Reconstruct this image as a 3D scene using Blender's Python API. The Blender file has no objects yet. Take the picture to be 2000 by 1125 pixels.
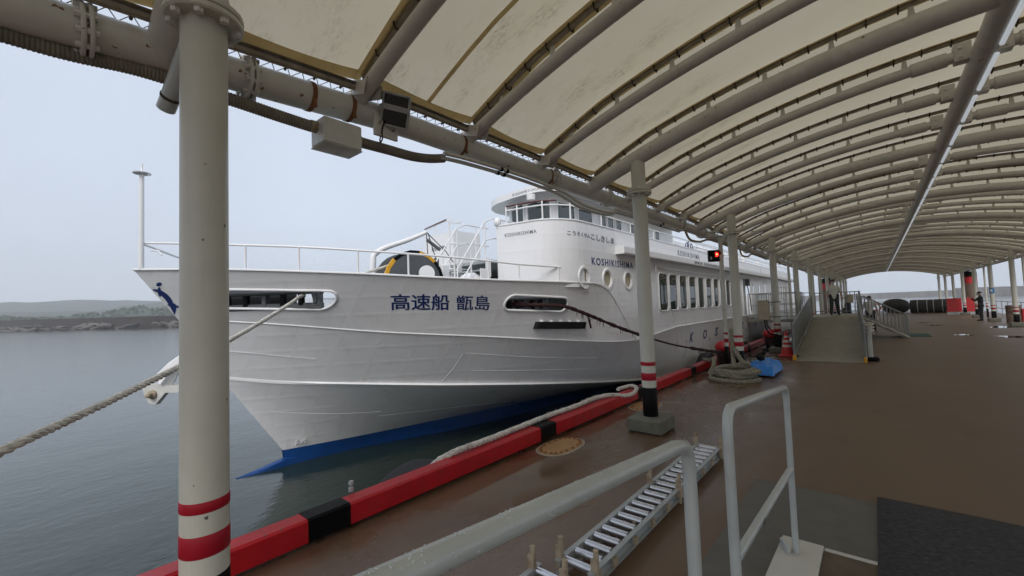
import bpy, math, random
from math import pi, sin, cos, radians, sqrt, atan2
from mathutils import Vector, Matrix
from mathutils.geometry import delaunay_2d_cdt

R = random.Random(7)
scn = bpy.context.scene
COL = scn.collection

# ------------------------------------------------------------------ camera
CAM_H = 1.69
YAW, PITCH, ROLL = 0.7075, 0.0492, -0.037
cam_d = bpy.data.cameras.new('camera')
cam_d.sensor_width = 36.0
cam_d.lens = 826.15 / 2000 * 36.0
cam_d.clip_start = 0.05
cam_d.clip_end = 8000
cam = bpy.data.objects.new('camera', cam_d)
COL.objects.link(cam)
_f = Vector((-sin(YAW) * cos(PITCH), cos(YAW) * cos(PITCH), sin(PITCH)))
_r = Vector((cos(YAW), sin(YAW), 0))
_u = _r.cross(_f)
_r2 = cos(ROLL) * _r + sin(ROLL) * _u
_u2 = -sin(ROLL) * _r + cos(ROLL) * _u
cam.matrix_world = Matrix(((_r2.x, _u2.x, -_f.x, 0), (_r2.y, _u2.y, -_f.y, 0), (_r2.z, _u2.z, -_f.z, CAM_H), (0, 0, 0, 1)))
scn.camera = cam

# ------------------------------------------------------------------ world, sun, exposure
SUN_EL, SUN_AZ = radians(43), radians(155)      # azimuth clockwise from +Y
world = bpy.data.worlds.new('World')
scn.world = world
world.use_nodes = True
wn, wl = world.node_tree.nodes, world.node_tree.links
wn.clear()
w_out = wn.new('ShaderNodeOutputWorld')
w_bg = wn.new('ShaderNodeBackground')
w_sky = wn.new('ShaderNodeTexSky')
w_sky.sky_type = 'NISHITA'
w_sky.sun_disc = False
w_sky.sun_elevation = SUN_EL
w_sky.sun_rotation = SUN_AZ
w_sky.air_density = 1.0
w_sky.dust_density = 6.0
w_mix = wn.new('ShaderNodeMixRGB')
w_mix.inputs[0].default_value = 0.82            # overcast veil over the clear sky
w_mix.inputs[2].default_value = (5.85, 6.5, 7.6, 1)
w_tc = wn.new('ShaderNodeTexCoord')
w_noise = wn.new('ShaderNodeTexNoise')
w_noise.inputs['Scale'].default_value = 1.6
w_noise.inputs['Detail'].default_value = 3
w_ramp = wn.new('ShaderNodeMapRange')
w_ramp.inputs[1].default_value = 0.3
w_ramp.inputs[2].default_value = 0.7
w_ramp.inputs[3].default_value = 0.90
w_ramp.inputs[4].default_value = 1.06
w_mul = wn.new('ShaderNodeMixRGB')
w_mul.blend_type = 'MULTIPLY'
w_mul.inputs[0].default_value = 1
wl.new(w_sky.outputs[0], w_mix.inputs[1])
wl.new(w_tc.outputs['Generated'], w_noise.inputs['Vector'])
wl.new(w_noise.outputs['Fac'], w_ramp.inputs[0])
wl.new(w_mix.outputs[0], w_mul.inputs[1])
wl.new(w_ramp.outputs[0], w_mul.inputs[2])
wl.new(w_mul.outputs[0], w_bg.inputs['Color'])
w_bg.inputs['Strength'].default_value = 0.107
wl.new(w_bg.outputs[0], w_out.inputs['Surface'])

sun_d = bpy.data.lights.new('sun', 'SUN')
sun_d.energy = 1.35
sun_d.angle = radians(25)
sun_d.color = (1.0, 0.97, 0.93)
sun = bpy.data.objects.new('sun', sun_d)
COL.objects.link(sun)
_sd = Vector((sin(SUN_AZ) * cos(SUN_EL), cos(SUN_AZ) * cos(SUN_EL), sin(SUN_EL)))
sun.rotation_euler = _sd.to_track_quat('Z', 'Y').to_euler()
sun.location = (0, 0, 40)

scn.view_settings.view_transform = 'Standard'
scn.view_settings.look = 'None'
scn.view_settings.gamma = 1
scn.view_settings.exposure = 0.36
scn.view_settings.use_curve_mapping = False
scn.cycles.volume_bounces = 2
scn.cycles.max_bounces = 10
scn.cycles.transmission_bounces = 8
scn.cycles.diffuse_bounces = 5
scn.cycles.use_denoising = True

# ------------------------------------------------------------------ materials
def lin(c):
    return tuple(((v / 255) / 12.92 if v / 255 < .04045 else (((v / 255) + .055) / 1.055) ** 2.4) for v in c)

def mat(name, color, rough=.5, metal=0., var=.12, scale=6., bump=0., bscale=60., dirt=None, dscale=2., damt=.5, spec=None, coat=0.):
    m = bpy.data.materials.new(name)
    m.use_nodes = True
    nt = m.node_tree
    n, l = nt.nodes, nt.links
    b = n['Principled BSDF']
    b.inputs['Roughness'].default_value = rough
    b.inputs['Metallic'].default_value = metal
    if spec is not None:
        b.inputs['Specular IOR Level'].default_value = spec
    if coat:
        b.inputs['Coat Weight'].default_value = coat
        b.inputs['Coat Roughness'].default_value = .06
    tc = n.new('ShaderNodeTexCoord')
    no = n.new('ShaderNodeTexNoise')
    no.inputs['Scale'].default_value = scale
    no.inputs['Detail'].default_value = 5
    l.new(tc.outputs['Object'], no.inputs['Vector'])
    cr = n.new('ShaderNodeValToRGB')
    cr.color_ramp.elements[0].position = .3
    cr.color_ramp.elements[1].position = .7
    cr.color_ramp.elements[0].color = (*[c * (1 - var) for c in color], 1)
    cr.color_ramp.elements[1].color = (*[min(1, c * (1 + var)) for c in color], 1)
    l.new(no.outputs['Fac'], cr.inputs[0])
    last = cr.outputs[0]
    if dirt:
        n2 = n.new('ShaderNodeTexNoise')
        n2.inputs['Scale'].default_value = dscale
        n2.inputs['Detail'].default_value = 9
        n2.inputs['Roughness'].default_value = .68
        l.new(tc.outputs['Object'], n2.inputs['Vector'])
        mr = n.new('ShaderNodeMapRange')
        mr.inputs[1].default_value = .52
        mr.inputs[2].default_value = .72
        mr.inputs[4].default_value = damt
        l.new(n2.outputs['Fac'], mr.inputs[0])
        mx = n.new('ShaderNodeMixRGB')
        mx.inputs[2].default_value = (*dirt, 1)
        l.new(mr.outputs[0], mx.inputs[0])
        l.new(last, mx.inputs[1])
        last = mx.outputs[0]
    l.new(last, b.inputs['Base Color'])
    # uneven gloss
    rr = n.new('ShaderNodeMapRange')
    rr.inputs[3].default_value = max(0, rough - .08)
    rr.inputs[4].default_value = min(1, rough + .08)
    l.new(no.outputs['Fac'], rr.inputs[0])
    l.new(rr.outputs[0], b.inputs['Roughness'])
    if bump:
        nb = n.new('ShaderNodeTexNoise')
        nb.inputs['Scale'].default_value = bscale
        nb.inputs['Detail'].default_value = 4
        l.new(tc.outputs['Object'], nb.inputs['Vector'])
        bp = n.new('ShaderNodeBump')
        bp.inputs['Strength'].default_value = bump
        bp.inputs['Distance'].default_value = .01
        l.new(nb.outputs['Fac'], bp.inputs['Height'])
        l.new(bp.outputs[0], b.inputs['Normal'])
    return m

M = {}
M['steel_white'] = mat('painted_steel', (.62, .605, .56), .42, var=.06, dirt=(.20, .15, .09), dscale=3, damt=.35, bump=.05)
M['col_white'] = mat('column_paint', (.54, .53, .46), .38, var=.04, dirt=(.40, .38, .32), dscale=2.2, damt=.25, bump=.03)
M['arch'] = mat('arch_paint', (.58, .56, .52), .45, var=.06, dirt=(.22, .19, .14), dscale=2.5, damt=.3)
M['band_red'] = mat('band_red', (.33, .004, .016), .45, var=.1, spec=.3)
M['black'] = mat('black_paint', (.0025, .0025, .003), .5, var=.2, spec=.12)
M['rubber'] = mat('rubber', (.010, .010, .011), .6, var=.25, bump=.2, bscale=25)
M['concrete'] = mat('concrete', (.125, .122, .092), .75, var=.25, scale=9, dirt=(.045, .05, .028), dscale=4, damt=.7, bump=.4, bscale=45)
M['kerb_red'] = mat('kerb_red', (.40, .004, .010), .34, var=.14, dirt=(.16, .02, .015), dscale=7, damt=.4, spec=.42)
M['kerb_black'] = mat('kerb_black', (.002, .002, .0022), .4, var=.2, spec=.12)
M['rail_brown'] = mat('rail_tube', (.30, .265, .21), .6, var=.25, scale=12)
M['lash'] = mat('lashing', (.05, .038, .025), .8, var=.3)
M['rust'] = mat('rust', (.20, .08, .03), .8, var=.35, scale=20, bump=.4)
M['rust_pale'] = mat('rusty_paint', (.33, .27, .19), .7, var=.2, scale=16, dirt=(.13, .05, .018), dscale=11, damt=1.0)
M['galv'] = mat('galvanised', (.36, .38, .38), .5, metal=.3, var=.15, dirt=(.25, .22, .17), dscale=5, damt=.4)
M['rail_grey'] = mat('handrail_paint', (.42, .45, .44), .33, var=.06, bump=.05, bscale=200, dirt=(.22, .25, .24), dscale=9, damt=.25, coat=.3)
M['chrome'] = mat('roller_steel', (.62, .63, .66), .28, metal=.9, var=.08)
M['pole_grey'] = mat('pole_paint', (.52, .52, .50), .45, var=.07)
M['box_white'] = mat('box_white', (.58, .58, .55), .5, var=.05, dirt=(.3, .25, .18), dscale=4, damt=.4)
M['box_beige'] = mat('box_beige', (.42, .37, .27), .6, var=.15, dirt=(.2, .13, .07), dscale=7, damt=.6)
M['hose'] = mat('hose', (.20, .18, .14), .7, var=.2)
M['rope'] = mat('rope_white', (.62, .59, .52), .9, var=.2, scale=30, dirt=(.16, .14, .11), dscale=10, damt=.7, bump=.6, bscale=140)
M['rope_old'] = mat('rope_old', (.25, .23, .17), .9, var=.3, scale=30, dirt=(.08, .07, .05), dscale=12, damt=.8, bump=.6, bscale=140)
M['rope_red'] = mat('rope_dark_red', (.035, .008, .010), .9, var=.5, scale=40, bump=.7, bscale=120)
M['rope_thin'] = mat('rope_dark', (.045, .038, .035), .9, var=.4, scale=40)
M['white'] = mat('ship_white', (.80, .80, .80), .32, var=.015, coat=.15)
M['white_b'] = mat('ship_white_fittings', (.80, .80, .80), .4, var=.02)
M['navy'] = mat('navy_paint', (.012, .03, .14), .4, var=.1)
M['blue_hull'] = mat('boot_top_blue', (.006, .055, .22), .35, var=.12, dirt=(.01, .04, .13), dscale=4, damt=.5)
M['dark'] = mat('opening_shade', (.03, .032, .034), .6)  # dark colour standing for the shade behind the fairlead openings
M['grey_fit'] = mat('grey_fitting', (.075, .08, .085), .5, var=.15)
M['deck_grey'] = mat('ship_deck', (.33, .36, .36), .6)
M['yellow'] = mat('yellow_paint', (.70, .36, .015), .5, var=.1)
M['brown_rail'] = mat('varnished_rail', (.10, .025, .02), .35)
M['tarp'] = mat('blue_tarp', (.012, .19, .60), .35, var=.15, bump=.5, bscale=12)
M['cone_red'] = mat('cone_red', (.55, .02, .02), .45, var=.08)
M['buoy_red'] = mat('bollard_red', (.50, .014, .018), .42, var=.1)
M['lamp_glass'] = mat('lamp_glass', (.008, .008, .009), .12, var=.1, spec=.3)
M['skin'] = mat('skin', (.42, .25, .18), .55)
M['shirt'] = mat('shirt_white', (.62, .61, .56), .8, var=.08)
M['trousers'] = mat('trousers_dark', (.022, .020, .024), .8)
M['coat_navy'] = mat('jacket_navy', (.025, .027, .045), .8)
M['hair'] = mat('hair', (.012, .011, .011), .6)
M['ramp'] = mat('ramp_plate', (.29, .275, .235), .5, metal=.1, var=.12, dirt=(.15, .145, .125), dscale=2, damt=.6)
M['ramp_wall'] = mat('ramp_panel', (.22, .235, .235), .5, metal=.1, var=.08)
M['pile_brown'] = mat('pile_brown', (.14, .095, .07), .7, var=.2, dirt=(.08, .04, .025), dscale=3, damt=.6)
M['panel_red'] = mat('guard_red', (.42, .015, .02), .5, var=.15)
M['sheet'] = mat('rubber_sheet', (.095, .092, .08), .5, var=.15, dirt=(.06, .05, .04), dscale=5, damt=.5)
M['base_white'] = mat('base_plate', (.50, .49, .44), .5, var=.06, dirt=(.3, .26, .2), dscale=6, damt=.4)
M['tread'] = mat('ramp_tread', (.085, .06, .04), .5, var=.3, scale=9)
M['sign_blue'] = mat('sign_blue', (.03, .17, .40), .5)
M['orange'] = mat('lifebuoy_orange', (.55, .10, .06), .5)
M['green_mat'] = mat('mat_green', (.03, .09, .07), .8)
M['cover'] = mat('manhole_paint', (.32, .17, .055), .6, var=.2, scale=14, dirt=(.14, .09, .05), dscale=9, damt=.6)
M['cover_rim'] = mat('manhole_rim', (.36, .33, .27), .6, var=.2)
M['letter_grey'] = mat('letter_grey', (.16, .17, .19), .5)

def chips(m, col, scale=22, thr=.73):
    nt = m.node_tree; n, l = nt.nodes, nt.links
    b = n['Principled BSDF']; src = b.inputs['Base Color'].links[0].from_socket
    tc = n.new('ShaderNodeTexCoord'); no = n.new('ShaderNodeTexNoise')
    no.inputs['Scale'].default_value = scale; no.inputs['Detail'].default_value = 2
    l.new(tc.outputs['Object'], no.inputs['Vector'])
    mr = n.new('ShaderNodeMapRange'); mr.inputs[1].default_value = thr; mr.inputs[2].default_value = thr + .02
    l.new(no.outputs['Fac'], mr.inputs[0])
    mx = n.new('ShaderNodeMixRGB'); mx.inputs[2].default_value = (*col, 1)
    l.new(mr.outputs[0], mx.inputs[0]); l.new(src, mx.inputs[1]); l.new(mx.outputs[0], b.inputs['Base Color'])
chips(M['col_white'], (.10, .085, .07)); chips(M['rail_grey'], (.10, .09, .08), 30, .74); chips(M['kerb_red'], (.12, .05, .04), 18, .72)
chips(M['steel_white'], (.18, .09, .04), 16, .70); chips(M['arch'], (.2, .12, .07), 14, .73)

def emis(name, c, s):
    m = bpy.data.materials.new(name)
    m.use_nodes = True
    b = m.node_tree.nodes['Principled BSDF']
    b.inputs['Base Color'].default_value = (*c, 1)
    b.inputs['Emission Color'].default_value = (*c, 1)
    b.inputs['Emission Strength'].default_value = s
    return m
M['lamp_red'] = emis('signal_red', (1, .03, .015), 1.6)
M['lamp_core'] = emis('signal_core', (1, .25, .12), 3.5)
M['led'] = emis('strip_lamp', (.85, .92, 1), .30)

def m_glass():
    m = bpy.data.materials.new('ship_glass')
    m.use_nodes = True
    b = m.node_tree.nodes['Principled BSDF']
    b.inputs['Base Color'].default_value = (.012, .030, .027, 1)
    b.inputs['Roughness'].default_value = .03
    b.inputs['IOR'].default_value = 1.75
    return m
M['glass'] = m_glass()

def m_membrane():
    m = bpy.data.materials.new('membrane')
    m.use_nodes = True
    nt = m.node_tree
    n, l = nt.nodes, nt.links
    n.clear()
    out = n.new('ShaderNodeOutputMaterial')
    tc = n.new('ShaderNodeTexCoord')
    mp = n.new('ShaderNodeMapping')
    mp.inputs['Scale'].default_value = (.55, 1.3, .55)
    n1 = n.new('ShaderNodeTexNoise')
    n1.inputs['Scale'].default_value = 1.5
    n1.inputs['Detail'].default_value = 12
    n1.inputs['Roughness'].default_value = .74
    l.new(tc.outputs['Object'], mp.inputs['Vector'])
    l.new(mp.outputs[0], n1.inputs['Vector'])
    mr = n.new('ShaderNodeMapRange')
    mr.inputs[1].default_value = .53
    mr.inputs[2].default_value = .70
    mr.inputs[4].default_value = .85
    l.new(n1.outputs['Fac'], mr.inputs[0])
    n2 = n.new('ShaderNodeTexNoise')
    n2.inputs['Scale'].default_value = 26
    n2.inputs['Detail'].default_value = 5
    n2.inputs['Roughness'].default_value = .8
    l.new(mp.outputs[0], n2.inputs['Vector'])
    mr2 = n.new('ShaderNodeMapRange')
    mr2.inputs[1].default_value = .42
    mr2.inputs[2].default_value = .66
    l.new(n2.outputs['Fac'], mr2.inputs[0])
    sx = n.new('ShaderNodeSeparateXYZ')                 # mould sits low on the seaward side of the vault
    l.new(tc.outputs['Object'], sx.inputs[0])
    mr3 = n.new('ShaderNodeMapRange')
    mr3.inputs[1].default_value = -3.2
    mr3.inputs[2].default_value = -.8
    mr3.inputs[3].default_value = 1.0
    mr3.inputs[4].default_value = .12
    l.new(sx.outputs['X'], mr3.inputs[0])
    k1 = n.new('ShaderNodeMath'); k1.operation = 'MULTIPLY'
    l.new(mr.outputs[0], k1.inputs[0]); l.new(mr2.outputs[0], k1.inputs[1])
    k2 = n.new('ShaderNodeMath'); k2.operation = 'MULTIPLY'
    l.new(k1.outputs[0], k2.inputs[0]); l.new(mr3.outputs[0], k2.inputs[1])
    n3 = n.new('ShaderNodeTexNoise')
    n3.inputs['Scale'].default_value = .8
    n3.inputs['Detail'].default_value = 4
    l.new(tc.outputs['Object'], n3.inputs['Vector'])
    cr = n.new('ShaderNodeValToRGB')
    cr.color_ramp.elements[0].position = .3
    cr.color_ramp.elements[1].position = .7
    cr.color_ramp.elements[0].color = (.68, .60, .43, 1)
    cr.color_ramp.elements[1].color = (.74, .67, .51, 1)
    l.new(n3.outputs['Fac'], cr.inputs[0])
    mx = n.new('ShaderNodeMixRGB')
    mx.inputs[2].default_value = (.16, .15, .07, 1)
    l.new(k2.outputs[0], mx.inputs[0]); l.new(cr.outputs[0], mx.inputs[1])
    d = n.new('ShaderNodeBsdfDiffuse')
    t = n.new('ShaderNodeBsdfTranslucent')
    l.new(mx.outputs[0], d.inputs[0]); l.new(mx.outputs[0], t.inputs[0])
    ms = n.new('ShaderNodeMixShader')
    ms.inputs[0].default_value = .375
    l.new(d.outputs[0], ms.inputs[1]); l.new(t.outputs[0], ms.inputs[2])
    l.new(ms.outputs[0], out.inputs[0])
    return m
M['membrane'] = m_membrane()
def m_hem():
    m = mat('hem_fabric', (.62, .50, .27), .8, var=.15, dirt=(.34, .27, .14), dscale=6, damt=.5)
    n, l = m.node_tree.nodes, m.node_tree.links
    b = n['Principled BSDF']; src = b.inputs['Base Color'].links[0].from_socket
    t = n.new('ShaderNodeBsdfTranslucent'); x = n.new('ShaderNodeMixShader'); x.inputs[0].default_value = .36
    l.new(src, t.inputs[0]); l.new(b.outputs[0], x.inputs[1]); l.new(t.outputs[0], x.inputs[2])
    l.new(x.outputs[0], n['Material Output'].inputs[0])
    return m
M['hem'] = m_hem()

def m_deck():
    m = bpy.data.materials.new('wet_deck')
    m.use_nodes = True
    nt = m.node_tree
    n, l = nt.nodes, nt.links
    b = n['Principled BSDF']
    tc = n.new('ShaderNodeTexCoord')
    def noise(s, d, r, sc=(1, 1, 1)):
        mp = n.new('ShaderNodeMapping'); mp.inputs['Scale'].default_value = sc
        l.new(tc.outputs['Object'], mp.inputs['Vector'])
        x = n.new('ShaderNodeTexNoise')
        x.inputs['Scale'].default_value = s; x.inputs['Detail'].default_value = d; x.inputs['Roughness'].default_value = r
        l.new(mp.outputs[0], x.inputs['Vector'])
        return x.outputs['Fac']
    def ramp(src, a, b_, lo=0., hi=1.):
        x = n.new('ShaderNodeMapRange')
        for i, v in zip((1, 2, 3, 4), (a, b_, lo, hi)): x.inputs[i].default_value = v
        l.new(src, x.inputs[0]); return x.outputs[0]
    def mix(f, c1, c2):
        x = n.new('ShaderNodeMixRGB')
        l.new(f, x.inputs[0])
        for i, c in ((1, c1), (2, c2)):
            if isinstance(c, tuple): x.inputs[i].default_value = (*c, 1)
            else: l.new(c, x.inputs[i])
        return x.outputs[0]
    big = noise(.5, 6, .6, (1, .5, 1)); mid = noise(3.2, 8, .65, (1, .6, 1)); fine = noise(160, 3, .6)
    base = mix(ramp(big, .35, .65), (.114, .068, .036), (.150, .094, .054))
    base = mix(ramp(mid, .56, .72, 0, .45), base, (.065, .052, .044))
    base = mix(ramp(fine, .35, .7, 0, .35), base, (.05, .036, .028))
    sx = n.new('ShaderNodeSeparateXYZ'); l.new(tc.outputs['Object'], sx.inputs[0])
    edge = ramp(sx.outputs['X'], -.5, -2.9)            # rust and standing wet along the kerb
    mu = n.new('ShaderNodeMath'); mu.operation = 'MULTIPLY'
    l.new(ramp(noise(1.3, 9, .7, (1, .45, 1)), .5, .66), mu.inputs[0]); l.new(ramp(sx.outputs['X'], -2.3, -3.2), mu.inputs[1])
    base = mix(mu.outputs[0], base, (.10, .034, .016))
    scr = ramp(noise(9, 4, .7, (.35, 3.0, 1)), .70, .76, 0, .55)
    base = mix(scr, base, (.24, .20, .16))
    base = mix(ramp(noise(2.1, 10, .75, (1, 1, 1)), .66, .72, 0, .5), base, (.06, .04, .03))
    l.new(base, b.inputs['Base Color'])
    wet = n.new('ShaderNodeMath'); wet.operation = 'MULTIPLY'
    l.new(ramp(noise(.9, 7, .62, (1, .6, 1)), .36, .62), wet.inputs[0]); l.new(edge, wet.inputs[1])
    l.new(ramp(wet.outputs[0], 0, .75, .48, .06), b.inputs['Roughness'])
    bp = n.new('ShaderNodeBump'); bp.inputs['Strength'].default_value = .25; bp.inputs['Distance'].default_value = .003
    l.new(fine, bp.inputs['Height'])
    st = ramp(wet.outputs[0], 0, .7, .3, .03)
    l.new(st, bp.inputs['Strength'])
    l.new(bp.outputs[0], b.inputs['Normal'])
    return m
M['deck'] = m_deck()

def m_water():
    m = bpy.data.materials.new('harbour_water')
    m.use_nodes = True
    nt = m.node_tree
    n, l = nt.nodes, nt.links
    b = n['Principled BSDF']
    b.inputs['Base Color'].default_value = (.017, .029, .023, 1)
    b.inputs['Roughness'].default_value = .07
    b.inputs['IOR'].default_value = 1.42
    tc = n.new('ShaderNodeTexCoord')
    hs = []
    for s, d, sc in ((.9, 4, (1, .55, 1)), (7, 3, (1, .7, 1)), (38, 2, (1, 1, 1))):
        mp = n.new('ShaderNodeMapping'); mp.inputs['Scale'].default_value = sc
        mp.inputs['Rotation'].default_value = (0, 0, .4)
        l.new(tc.outputs['Object'], mp.inputs['Vector'])
        x = n.new('ShaderNodeTexNoise'); x.inputs['Scale'].default_value = s; x.inputs['Detail'].default_value = d
        l.new(mp.outputs[0], x.inputs['Vector']); hs.append(x.outputs['Fac'])
    nrm = None
    for h, st, di in zip(hs, (.10, .14, .16), (.22, .05, .012)):
        bp = n.new('ShaderNodeBump'); bp.inputs['Strength'].default_value = st; bp.inputs['Distance'].default_value = di
        l.new(h, bp.inputs['Height'])
        if nrm: l.new(nrm, bp.inputs['Normal'])
        nrm = bp.outputs[0]
    l.new(nrm, b.inputs['Normal'])
    return m
M['water'] = m_water()

def m_hull():
    """white hull paint with the slight dishing of the plating between frames and a few weld lines"""
    m = mat('hull_white', (.80, .80, .81), .30, var=.02, scale=1.5, dirt=(.55, .54, .52), dscale=1.2, damt=.25, coat=.2)
    nt = m.node_tree; n, l = nt.nodes, nt.links
    b = n['Principled BSDF']
    tc = n.new('ShaderNodeTexCoord'); sx = n.new('ShaderNodeSeparateXYZ'); cb = n.new('ShaderNodeCombineXYZ')
    l.new(tc.outputs['Object'], sx.inputs[0]); l.new(sx.outputs['Y'], cb.inputs[0]); l.new(sx.outputs['Z'], cb.inputs[1])
    br = n.new('ShaderNodeTexBrick')
    br.offset = 0
    br.inputs['Scale'].default_value = 1.0
    br.inputs['Brick Width'].default_value = .5; br.inputs['Row Height'].default_value = .28
    br.inputs['Mortar Size'].default_value = .05; br.inputs['Mortar Smooth'].default_value = 1.0
    br.inputs['Color1'].default_value = (0, 0, 0, 1); br.inputs['Color2'].default_value = (.25, .25, .25, 1); br.inputs['Mortar'].default_value = (1, 1, 1, 1)
    l.new(cb.outputs[0], br.inputs['Vector'])
    no = n.new('ShaderNodeTexNoise'); no.inputs['Scale'].default_value = 1.7; no.inputs['Detail'].default_value = 2
    l.new(tc.outputs['Object'], no.inputs['Vector'])
    ad = n.new('ShaderNodeMath'); ad.operation = 'MULTIPLY_ADD'; ad.inputs[1].default_value = .5
    l.new(br.outputs['Color'], ad.inputs[0]); l.new(no.outputs['Fac'], ad.inputs[2])
    bp = n.new('ShaderNodeBump'); bp.inputs['Strength'].default_value = .2; bp.inputs['Distance'].default_value = .016
    l.new(ad.outputs[0], bp.inputs['Height']); l.new(bp.outputs[0], b.inputs['Normal'])
    return m
M['hull'] = m_hull()
def streaks(m, col, amt):
    nt = m.node_tree; n, l = nt.nodes, nt.links
    b = n['Principled BSDF']; src = b.inputs['Base Color'].links[0].from_socket
    tc = n.new('ShaderNodeTexCoord'); mp = n.new('ShaderNodeMapping'); mp.inputs['Scale'].default_value = (4, 5, .35)
    no = n.new('ShaderNodeTexNoise'); no.inputs['Scale'].default_value = 1.6; no.inputs['Detail'].default_value = 6; no.inputs['Roughness'].default_value = .7
    l.new(tc.outputs['Object'], mp.inputs[0]); l.new(mp.outputs[0], no.inputs['Vector'])
    mr = n.new('ShaderNodeMapRange'); mr.inputs[1].default_value = .55; mr.inputs[2].default_value = .78; mr.inputs[4].default_value = amt
    l.new(no.outputs['Fac'], mr.inputs[0])
    mx = n.new('ShaderNodeMixRGB'); mx.inputs[2].default_value = (*col, 1)
    l.new(mr.outputs[0], mx.inputs[0]); l.new(src, mx.inputs[1]); l.new(mx.outputs[0], b.inputs['Base Color'])
streaks(M['hull'], (.42, .36, .28), .30); streaks(M['col_white'], (.30, .26, .19), .35)

def m_mat():
    m = mat('door_mat', (.032, .031, .034), .95, var=.4, scale=60)
    nt = m.node_tree; n, l = nt.nodes, nt.links
    tc = n.new('ShaderNodeTexCoord'); mp = n.new('ShaderNodeMapping'); mp.inputs['Scale'].default_value = (30, 260, 30)
    mp.inputs['Rotation'].default_value = (0, 0, 0)
    no = n.new('ShaderNodeTexNoise'); no.inputs['Scale'].default_value = 1; no.inputs['Detail'].default_value = 2
    l.new(tc.outputs['Object'], mp.inputs['Vector']); l.new(mp.outputs[0], no.inputs['Vector'])
    cr = n.new('ShaderNodeValToRGB'); cr.color_ramp.elements[0].position = .42; cr.color_ramp.elements[1].position = .7
    cr.color_ramp.elements[0].color = (.014, .014, .016, 1); cr.color_ramp.elements[1].color = (.085, .08, .085, 1)
    l.new(no.outputs['Fac'], cr.inputs[0]); l.new(cr.outputs[0], n['Principled BSDF'].inputs['Base Color'])
    bp = n.new('ShaderNodeBump'); bp.inputs['Strength'].default_value = .9; bp.inputs['Distance'].default_value = .006
    l.new(no.outputs['Fac'], bp.inputs['Height']); l.new(bp.outputs[0], n['Principled BSDF'].inputs['Normal'])
    return m
M['mat'] = m_mat()

def m_leaf(name, a, b_):
    m = mat(name, a, .9, var=.3, scale=.12)
    n, l = m.node_tree.nodes, m.node_tree.links
    return m
M['leaf'] = m_leaf('foliage', (.045, .075, .028), None)
M['hill'] = mat('hillside', (.035, .05, .038), .95, var=.3, scale=.02)
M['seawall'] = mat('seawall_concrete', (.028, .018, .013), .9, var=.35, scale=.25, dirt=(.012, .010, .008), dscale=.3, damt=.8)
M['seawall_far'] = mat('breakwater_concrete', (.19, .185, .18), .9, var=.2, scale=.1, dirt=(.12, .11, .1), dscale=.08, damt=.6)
M['rock'] = mat('armour_rock', (.115, .10, .088), .9, var=.5, scale=.6)
M['interior'] = mat('cabin_interior', (.10, .10, .09), .8)
M['amber'] = emis('window_glint', (1, .45, .12), 3.0)  # glow that imitates orange reflections in the panes

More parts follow.
